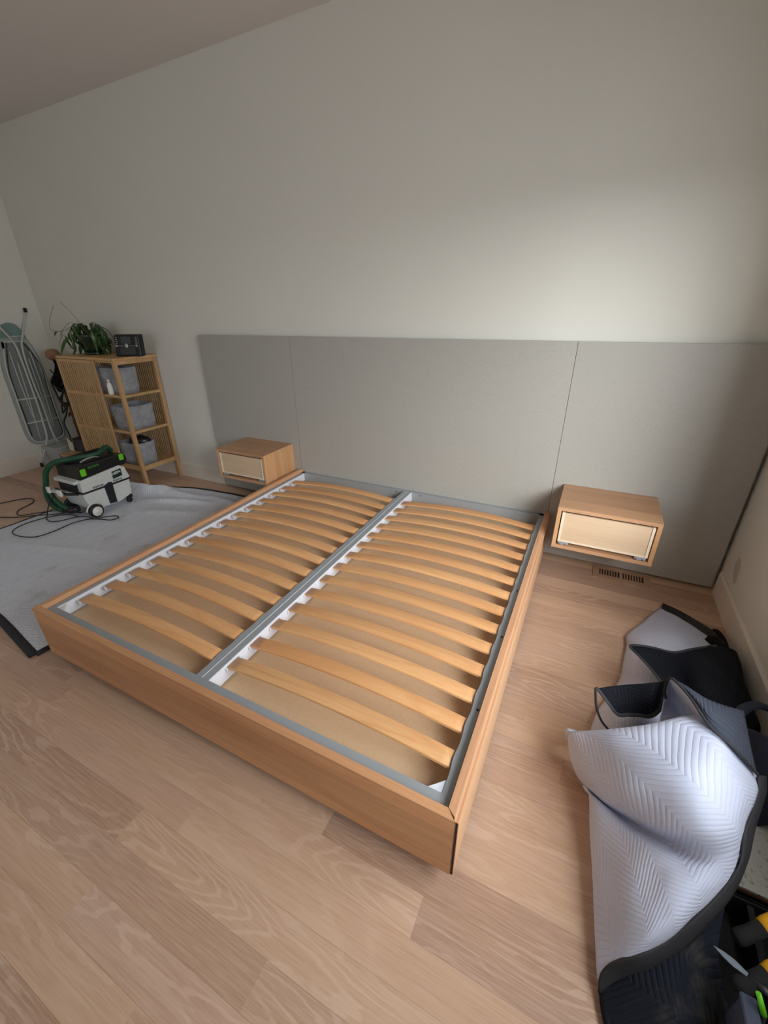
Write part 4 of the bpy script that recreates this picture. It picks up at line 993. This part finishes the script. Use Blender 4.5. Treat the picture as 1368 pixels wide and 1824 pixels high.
# badge and lettering
bm = nb(); prism(bm, [(-0.818, 0.275), (-0.736, 0.282), (-0.736, 0.345), (-0.818, 0.338)], 'x', VX1+0.0035, VX1+0.0052)
M['badge'] = plain('dark_green_badge', srgb(14, 46, 36), 0.4)
BDG = obj('badge', bm, 'badge', VC)
M['white_ink'] = plain('white_lettering', srgb(232, 236, 232), 0.5)
M['green_ink'] = plain('green_lettering', srgb(60, 150, 50), 0.5)
def text(s, size, mat, parent, loc, rot, ex=0.0004, sx=1.0):
    c = bpy.data.curves.new('lettering', 'FONT'); c.body = s; c.size = size; c.extrude = ex; c.offset = size*0.015
    tmp = bpy.data.objects.new('tmp_text', c); COL.objects.link(tmp)
    dg = bpy.context.evaluated_depsgraph_get(); me = bpy.data.meshes.new_from_object(tmp.evaluated_get(dg))
    bpy.data.objects.remove(tmp)
    me.name = 'lettering'; me.materials.clear(); me.materials.append(M[mat])
    o = bpy.data.objects.new('lettering', me); COL.objects.link(o); o.parent = parent
    o.matrix_basis = wpos(parent).inverted() @ (Matrix.Translation(loc) @ rot @ Matrix.Diagonal((sx, 1, 1, 1)))
    return o
RX = Matrix(((0, 0, 1, 0), (1, 0, 0, 0), (0, 1, 0, 0), (0, 0, 0, 1)))   # text x -> +y, text y -> +z, facing +x
tilt = Matrix.Rotation(0.085, 4, 'Z')
text('HEPA', 0.030, 'white_ink', BDG, (VX1+0.0056, -0.815, 0.306), RX @ tilt, sx=1.0)
text('FESTOOL', 0.0225, 'green_ink', TD, (VX1+0.0028, -0.985, 0.417), RX @ Matrix.Rotation(0.045, 4, 'Z'), sx=1.0)
# rear end (towards the camera's left): grey tray, dark cable bay, white cable hooks
bm = nb(); add_box(bm, VX0+0.02, VX1-0.02, -1.110, -1.070, 0.318, 0.345); bev(bm, 0.004); obj('rear_tray', bm, 'shell', VC)
bm = nb(); add_box(bm, VX0+0.03, VX1-0.055, -1.092, -1.065, 0.245, 0.318); bev(bm, 0.004); obj('cable_bay', bm, 'black', VC)
bm = nb(); tube(bm, spline([(VX0-0.02, -1.10, 0.235), (-2.20, -1.125, 0.225), (VX1-0.03, -1.10, 0.240)], 6), 0.012, 8); obj('rear_bumper', bm, 'black', VC)
for x0, x1, z0 in ((-2.375, -2.335, 0.215), (-2.235, -2.175, 0.213)):
    bm = nb(); add_box(bm, x0, x1, -1.165, -1.145, z0, z0+0.055); bev(bm, 0.008, 3)
    hk = obj('cable_hook', bm, 'white_glossy', VC)
    bm = nb(); add_box(bm, (x0+x1)/2-0.012, (x0+x1)/2+0.012, -1.147, -1.095, z0+0.004, z0+0.02); bev(bm, 0.003); obj('hook_arm', bm, 'white_glossy', hk)
bm = nb(); add_box(bm, -2.35, -2.19, -1.150, -1.138, 0.222, 0.238); bev(bm, 0.003); obj('hook_bridge', bm, 'shell', VC)
# wheels
for x, s in ((-2.008, 1), (-2.352, -1)):
    bm = nb(); lathe(bm, [(0.050, -0.016), (0.056, -0.012), (0.056, 0.012), (0.050, 0.016)], (x, -1.030, 0.0565+VZ), 32, 'x')
    wh = obj('wheel', bm, 'black', VC)
    bm = nb(); lathe(bm, [(0.040, 0.0), (0.040, 0.004), (0.034, 0.007), (0.012, 0.007), (0.010, 0.011), (0.003, 0.012)], (0, 0, 0), 28, 'x')
    bmesh.ops.transform(bm, matrix=Matrix.Translation((x+s*0.0155, -1.030, 0.0565+VZ)) @ Matrix.Diagonal((s, 1, 1, 1)), verts=bm.verts)
    bmesh.ops.recalc_face_normals(bm, faces=bm.faces)
    obj('hub_cap', bm, 'white_glossy', wh)
bm = nb()
pts = [(-2.016, -1.030+0.068*math.cos(a), 0.0565+VZ+0.068*math.sin(a)) for a in [math.radians(q) for q in range(-10, 175, 12)]]
tube(bm, pts, 0.006, 8); obj('wheel_arch', bm, 'shell', VC)
for x in (-2.05, -2.30):
    bm = nb(); lathe(bm, [(0.018, -0.014), (0.023, -0.010), (0.023, 0.010), (0.018, 0.014)], (x, -0.715, 0.0235+VZ), 20, 'x'); c_ = obj('caster', bm, 'black', VC)
    bm = nb(); add_box(bm, x-0.020, x+0.020, -0.735, -0.690, 0.043+VZ, 0.085); bev(bm, 0.005, 2); obj('caster_fork', bm, 'black', c_)
# hose
def ribbed(pts, r, n=14):
    W_ = spline(pts, n); rr = [r*(1.0+0.05*(-1)**i) for i in range(len(W_))]; bm = nb(); tube(bm, W_, rr, 12); return bm
obj('hose', ribbed([(-2.16, -0.69, 0.47), (-2.13, -0.74, 0.515), (-2.10, -0.84, 0.492), (-2.16, -0.98, 0.487), (-2.27, -1.08, 0.468), (-2.345, -1.125, 0.40), (-2.385, -1.14, 0.30), (-2.42, -1.15, 0.20), (-2.41, -1.15, 0.115), (-2.33, -1.14, 0.068), (-2.24, -1.12, 0.062)], 0.021), 'hose', VC)
obj('hose', ribbed([(-2.36, -1.145, 0.22), (-2.33, -1.15, 0.17), (-2.28, -1.14, 0.12), (-2.23, -1.125, 0.085)], 0.019), 'hose', VC)
bm = nb(); tube(bm, [(-2.27, -1.125, 0.068), (-2.20, -1.115, 0.075), (-2.15, -1.085, 0.085)], [0.028, 0.030, 0.026], 14); obj('hose_cuff', bm, 'black', VC)
# power cords
def cord(pts, label, r=0.0042):
    bm = nb(); tube(bm, spline(pts, 8), r, 7)
    if label is None: return obj('power_cord', bm, 'cordmat', VC)
    return tag(obj('extension_cord', bm, 'cordmat'), label, 'cord', 'black cords running to the left')
M['cordmat'] = plain('black_rubber_cord', srgb(30, 22, 30), 0.5)
zc = 0.026
cord([(-2.30, -1.15, 0.215), (-2.36, -1.19, 0.12), (-2.41, -1.205, 0.03), (-2.345, -1.245, zc), (-2.262, -1.262, zc), (-2.198, -1.225, zc), (-2.148, -1.128, zc), (-2.081, -1.085, zc), (-2.00, -1.075, zc)], None)
cord([(-1.96, -1.075, zc), (-1.927, -1.01, zc), (-1.860, -0.965, zc), (-1.815, -0.985, zc), (-1.835, -1.035, zc), (-1.915, -1.060, zc), (-2.01, -1.10, zc), (-2.06, -1.20, zc), (-2.052, -1.352, zc), (-2.085, -1.461, zc), (-2.215, -1.507, zc), (-2.342, -1.489, zc), (-2.40, -1.38, zc), (-2.36, -1.22, zc), (-2.25, -1.12, zc), (-2.13, -1.11, zc)], None)
cord([(-3.20, -1.42, 0.006), (-3.077, -1.14, 0.006), (-2.977, -1.049, 0.006), (-2.87, -1.09, 0.006), (-2.835, -1.155, 0.006), (-2.787, -1.250, 0.006), (-2.663, -1.293, 0.010), (-2.536, -1.225, zc), (-2.44, -1.13, zc), (-2.32, -1.09, zc), (-2.20, -1.06, zc)], 'black cord running left off the blanket with a sharp bend on the floor')
cord([(-3.25, -1.62, 0.006), (-2.95, -1.45, 0.006), (-2.66, -1.345, 0.014), (-2.50, -1.26, zc), (-2.37, -1.17, zc), (-2.28, -1.09, zc), (-2.19, -1.05, zc)], 'black cord running straight off the left edge of the blanket')

# ------------------------------------------------------------------ moving blanket on the floor
MB = thing('moving_blanket', 'light grey quilted moving blanket spread flat on the floor left of the bed', 'blanket', (-1.6, -1.1, 0), 0)
NZ = 0
c00, c10, c11, c01 = Vector((-2.56, -1.93)), Vector((-0.775, -2.115)), Vector((-0.70, -0.185)), Vector((-2.475, -0.365))
NI, NJ = 110, 120
bm = nb(); uvl = bm.loops.layers.uv.new('UVMap'); G = []
def bl_pt(u, v):
    a = c00.lerp(c10, u); b_ = c01.lerp(c11, u)
    p = a.lerp(b_, v)
    # edges wander a little
    p.y += 0.03*math.sin(u*math.pi)*(v > 0.5)*(v-0.5)*4 - 0.012*math.sin(u*7)*(1-v)
    p.x += 0.018*math.sin(v*6.0)*(1-u)
    # the back edge is pushed into a bunch in front of the shelf feet
    push = max(0.0, min(1.0, (-1.75-p.x)/0.42)); push = push*push*(3-2*push)
    p.y -= 0.155*push*max(0.0, (v-0.5)*2)**2
    bunch = 0.10*push*math.exp(-((v-0.955)/0.045)**2)
    q = Vector((p.x, p.y, 0))
    z = 0.011 + 0.004*max(0, mnoise.noise(q*2.2)) + 0.0025*mnoise.noise(q*7)
    z += bunch*(0.85+0.3*mnoise.noise(q*6))
    # folds by the shelf, behind the vacuum
    def ridge(ax, ay, bx, by, wd, ht):
        A = Vector((ax, ay)); B = Vector((bx, by)); d = B-A; tt = max(0, min(1, (p-A).dot(d)/d.length_squared)); r_ = (p-(A+d*tt)).length
        return ht*math.exp(-(r_/wd)**2)*(0.35+0.65*math.sin(math.pi*tt))
    z += ridge(-2.05, -0.42, -1.50, -0.38, 0.040, 0.030)
    z += ridge(-1.95, -0.62, -1.35, -0.42, 0.035, 0.032)
    z += ridge(-1.80, -0.80, -1.30, -0.62, 0.05, 0.016)
    z += ridge(-1.55, -0.33, -1.05, -0.36, 0.045, 0.022)
    z += ridge(-2.30, -1.62, -1.20, -1.30, 0.03, 0.008)
    return Vector((p.x, p.y, z))
V_ = [[bm.verts.new(bl_pt(i/NI, j/NJ)) for j in range(NJ+1)] for i in range(NI+1)]
for i in range(NI):
    for j in range(NJ):
        f = bm.faces.new((V_[i][j], V_[i+1][j], V_[i+1][j+1], V_[i][j+1])); f.smooth = True
        for lp, (a, b_) in zip(f.loops, ((i, j), (i+1, j), (i+1, j+1), (i, j+1))): lp[uvl].uv = (a/NI*1.85, b_/NJ*1.85)
o = obj('quilt', bm, ['quilt_floor', 'binding'], MB); md = o.modifiers.new('thickness', 'SOLIDIFY'); md.thickness = 0.008; md.offset = -1; md.material_offset = 1; md.material_offset_rim = 1
def edge_strip(fn, n, wd=0.030, name='binding'):
    bm = nb(); P0 = [fn(k/n) for k in range(n+1)]
    rows = []
    cen = Vector((-1.6, -1.1, 0))
    for k, p in enumerate(P0):
        d = (P0[min(n, k+1)]-P0[max(0, k-1)]); d.z = 0; d.normalize(); nn = Vector((-d.y, d.x, 0))
        if nn.dot(cen-p) < 0: nn = -nn
        zt = p.z+0.004; out = p-nn*wd*0.55; inn = p+nn*wd*0.25
        rows.append([bm.verts.new(q) for q in ((out.x, out.y, max(0.0008, p.z-0.009)), (out.x, out.y, zt-0.002), (p.x, p.y, zt), (inn.x, inn.y, zt-0.002), (inn.x, inn.y, max(0.0008, p.z-0.009)))])
    for a, b_ in zip(rows, rows[1:]):
        for k in range(4):
            f = bm.faces.new((a[k], a[k+1], b_[k+1], b_[k])); f.smooth = True
    bm.faces.new(rows[0]); bm.faces.new(rows[-1][::-1]); bmesh.ops.recalc_face_normals(bm, faces=bm.faces)
    return obj(name, bm, 'binding', MB)
edge_strip(lambda s: bl_pt(s, 0), 90, 0.050); edge_strip(lambda s: bl_pt(1, s), 90, 0.034)
edge_strip(lambda s: bl_pt(s, 1), 90, 0.034); edge_strip(lambda s: bl_pt(0, s), 90, 0.020)

# ------------------------------------------------------------------ heap: second moving blanket thrown over the tool bag
HP = thing('moving_blanket', 'white quilted moving blanket with black edging, heaped against the right wall over tools', 'blanket', (1.85, -1.3, 0))
cloth('quilt', MAIN, ['quilt', 'quilt'], HP, n=7, mu=7, thick=0.008, amp=0.006)
cloth('quilt_corner', BACKWHITE, ['quilt', 'quilt_dark'], HP, n=6, mu=7, thick=0.007, amp=0.006)
cloth('dark_flap', FLAPA, ['quilt_dark', 'quilt_black'], HP, n=6, mu=5, thick=0.006, amp=0.008)
cloth('dark_back', BACKDARK, ['quilt_black', 'quilt_black'], HP, n=4, mu=4, thick=0.006)
cloth('dark_flap', FLAPB, ['quilt_dark', 'quilt_black'], HP, n=6, mu=6, thick=0.006, amp=0.003)
cloth('fold_flap', FOLD, ['quilt_blue', 'quilt'], HP, n=6, mu=6, thick=0.006)
cloth('fold_lining', FOLDIN, ['quilt', 'quilt'], HP, n=6, mu=6, thick=0.004)
cloth('dusty_underside', LOWDARK, ['quilt_dusty', 'quilt_black'], HP, n=7, mu=7, thick=0.006, amp=0.004)
def ribbon(name, A, B, mat='binding_l', dz=0.004, rows=5):
    # padded band between two border lines
    A = [tuple(Vector(a)+(Vector(a)-Vector(b_))*0.14) for a, b_ in zip(A, B)]
    n = len(A); G = []
    for k in range(rows):
        s = k/(rows-1); h = dz*math.sin(math.pi*s)**0.5 if 0 < s < 1 else -0.004
        G.append([tuple(Vector(a).lerp(Vector(b_), s)+Vector((0, 0, h+0.004))) for a, b_ in zip(A, B)])
    bm = nb(); uvl = bm.loops.layers.uv.new('UVMap'); patch(bm, G, 2, 6, uvl)
    bm.normal_update()
    if sum(f.normal.z for f in bm.faces) < 0: bmesh.ops.reverse_faces(bm, faces=bm.faces)
    o = obj(name, bm, mat, HP, smooth=True); md = o.modifiers.new('thickness', 'SOLIDIFY'); md.thickness = 0.010; md.offset = -1
ribbon('binding', MAINBIND[0], MAINBIND[1]); ribbon('binding', BACKBIND[0], BACKBIND[1], 'binding')
for L_pts, r in ((FLAPABIND, 0.0065), (FLAPBBIND, 0.0065), (FOLDBIND, 0.0055)):
    bm = nb(); tube(bm, spline(L_pts, 6), r, 8, 0.6); obj('binding', bm, 'binding_l', HP)

# ------------------------------------------------------------------ tool bag, tools and bits beyond the heap
M['bagfab'] = plain('black_canvas', srgb(17, 17, 19), 0.85, nscale=150, nstr=0.4)
TG = thing('tool_bag', 'open black canvas tool bag half covered by the blanket', 'tool bag', (2.02, -2.10, 0))
def wallbox(x0, x1, y0, y1, z1, t=0.012):
    bm = nb()
    add_box(bm, x0, x1, y0, y0+t, 0.012, z1); add_box(bm, x0, x1, y1-t, y1, 0.012, z1)
    add_box(bm, x0, x0+t, y0+t, y1-t, 0.012, z1); add_box(bm, x1-t, x1, y0+t, y1-t, 0.012, z1)
    return bm
obj('bag_wall', wallbox(1.985, 2.25, -2.38, -1.805, 0.09), 'bagfab', TG)
box('bag_base', 1.98, 2.255, -2.385, -1.80, 0.0, 0.012, 'bagfab', TG, 0.002)
bm = nb(); tube(bm, [(1.99, -2.375, 0.092), (2.245, -2.375, 0.092), (2.245, -1.81, 0.092), (1.99, -1.81, 0.092), (1.99, -2.375, 0.092)], 0.008, 8); obj('bag_rim', bm, 'bagfab', TG)
box('divider', 2.09, 2.105, -2.37, -1.82, 0.012, 0.085, 'bagfab', TG)
M['yellow'] = plain('yellow_grip', srgb(230, 168, 22), 0.45)
M['blade'] = plain('brushed_steel_blade', srgb(84, 92, 98), 0.45, 0.6)
def tool(name, label, cat, p0, p1, r, mats, tipr=None, grp=None):
    a, b_ = Vector(p0), Vector(p1); T_ = thing(name, label, cat, a, 0, grp)
    d = b_-a; m1 = a+d*0.48; m2 = a+d*0.66
    bm = nb(); tube(bm, [a, a+d*0.08, a+d*0.3, m1], [r*0.8, r, r*0.9, r*0.95], 12, 0.75); obj('grip', bm, mats[0], T_)
    bm = nb(); tube(bm, [m1, m1.lerp(b_, 0.2), m1.lerp(b_, 0.7), b_], [r*0.98, r*1.12, r*1.1, r*0.55], 12, 0.75); obj('end_cap', bm, mats[1], T_)
    return T_
tool('screwdriver', 'black handled screwdriver with a yellow cap, beside the speckled board', 'screwdriver', (2.015, -1.965, 0.17), (2.13, -1.875, 0.20), 0.018, ('bagfab', 'yellow'), grp='yellow and black hand tools')
tool('screwdriver', 'black handled screwdriver with a larger yellow cap, nearest the frame edge', 'screwdriver', (1.995, -2.065, 0.17), (2.125, -1.965, 0.20), 0.019, ('bagfab', 'yellow'), grp='yellow and black hand tools')
BLD = thing('putty_knife', 'narrow steel blade lying in the tool bag below the yellow-capped tools', 'knife', (1.96, -2.02, 0.17))
bm = nb()
A, B = Vector((1.959, -2.012, 0.185)), Vector((2.019, -2.037, 0.185))
d = (B-A).normalized(); nn = Vector((-d.y, d.x, 0))
lo = [A, A+d*0.02-nn*0.006, A.lerp(B, 0.6)-nn*0.008, B-nn*0.004, B+nn*0.004, A.lerp(B, 0.6)+nn*0.008, A+d*0.02+nn*0.006]
v0 = [bm.verts.new(p) for p in lo]; v1 = [bm.verts.new(p+Vector((0, 0, 0.003))) for p in lo]
bm.faces.new(v0[::-1]); bm.faces.new(v1)
for i in range(len(lo)): j = (i+1) % len(lo); bm.faces.new((v0[i], v0[j], v1[j], v1[i]))
obj('blade', bm, 'blade', BLD)
bm = nb(); tube(bm, [B, B+d*0.03, B+d*0.08], [0.008, 0.011, 0.010], 10, 0.7); obj('handle', bm, 'black', BLD)
PCH = thing('pouch', 'slate blue pouch standing in the tool bag at the bottom edge', 'pouch', (2.00, -2.11, 0.02))
M['slate'] = plain('slate_fabric', srgb(62, 70, 88), 0.8, nscale=90, nstr=0.3)
bm = nb(); vs = add_box(bm, 1.992, 2.018, -2.175, -2.082, 0.03, 0.20); bev(bm, 0.008, 2); obj('pouch_body', bm, 'slate', PCH)
box('pouch_flap', 1.990, 2.020, -2.177, -2.080, 0.195, 0.204, 'slate', PCH, 0.003)
MK = thing('marker', 'green striped marker tucked beside the slate blue pouch', 'marker', (2.03, -2.12, 0.10))
bm = nb(); tube(bm, [(2.034, -2.125, 0.10), (2.026, -2.103, 0.205)], 0.005, 10); obj('barrel', bm, 'black', MK)
bm = nb(); tube(bm, [(2.026, -2.103, 0.205), (2.012, -2.084, 0.235)], [0.0058, 0.005], 10); obj('cap', bm, 'green', MK)
# speckled board against the heap
t = NT('speckled_board'); t.set(Roughness=0.6); v, _ = t.obj_vec((1, 1, 1), 0)
t.color(t.mix(t.ramp(t.noise(v, 60, 5, 0.7), [(0.56, 0.0), (0.68, 1.0)]), srgb(158, 156, 148), srgb(86, 82, 74))); M['speckle'] = t.m
SBD = thing('cardboard_box', 'low box with a speckled grey top beside the black blanket edging', 'box', (2.15, -1.66, 0))
bm = nb(); prism(bm, [(2.045, -1.575), (2.285, -1.45), (2.285, -1.80), (1.985, -1.795)], 'z', 0.105, 0.112); obj('box_lid', bm, 'speckle', SBD)
bm = nb(); prism(bm, [(2.048, -1.58), (2.282, -1.455), (2.282, -1.797), (1.99, -1.792)], 'z', 0.088, 0.1045); obj('box_edge', bm, 'panel_edge', SBD)
bm = nb(); prism(bm, [(2.052, -1.585), (2.278, -1.46), (2.278, -1.79), (1.996, -1.786)], 'z', 0.0, 0.0878); obj('box_body', bm, 'bagfab', SBD)
# blue jacket tumbled behind the fold
M['denim'] = plain('dark_blue_cloth', srgb(22, 29, 46), 0.9, nscale=40, nstr=0.5, var=0.15)
JK = thing('jacket', 'dark blue jacket crumpled between the heaped blanket and the right wall', 'clothing', (2.2, -1.35, 0))
gr = []
for j in range(6):
    row = []
    for i in range(6):
        x = 2.125+0.032*i; y = -1.22-0.075*j
        z = 0.05+0.21*math.sin(math.pi*min(1, (i+0.6)/5.2))*math.sin(math.pi*(j+0.7)/6.6)+0.025*mnoise.noise(Vector((i*0.9, j*1.1, 4)))
        row.append((x, y, z))
    gr.append(row)
bm = nb(); uvl = bm.loops.layers.uv.new('UVMap'); patch(bm, gr, 4, 4, uvl)
bm.normal_update()
if sum(f.normal.z for f in bm.faces) < 0: bmesh.ops.reverse_faces(bm, faces=bm.faces)
o = obj('jacket_body', bm, 'denim', JK); md = o.modifiers.new('thickness', 'SOLIDIFY'); md.thickness = 0.010; md.offset = -1
bm = nb(); tube(bm, spline([(2.10, -1.36, 0.25), (2.13, -1.30, 0.27), (2.18, -1.25, 0.27), (2.24, -1.22, 0.24), (2.285, -1.20, 0.18)], 6), [0.016]*25, 8, 0.6); obj('sleeve_seam', bm, 'denim', JK)
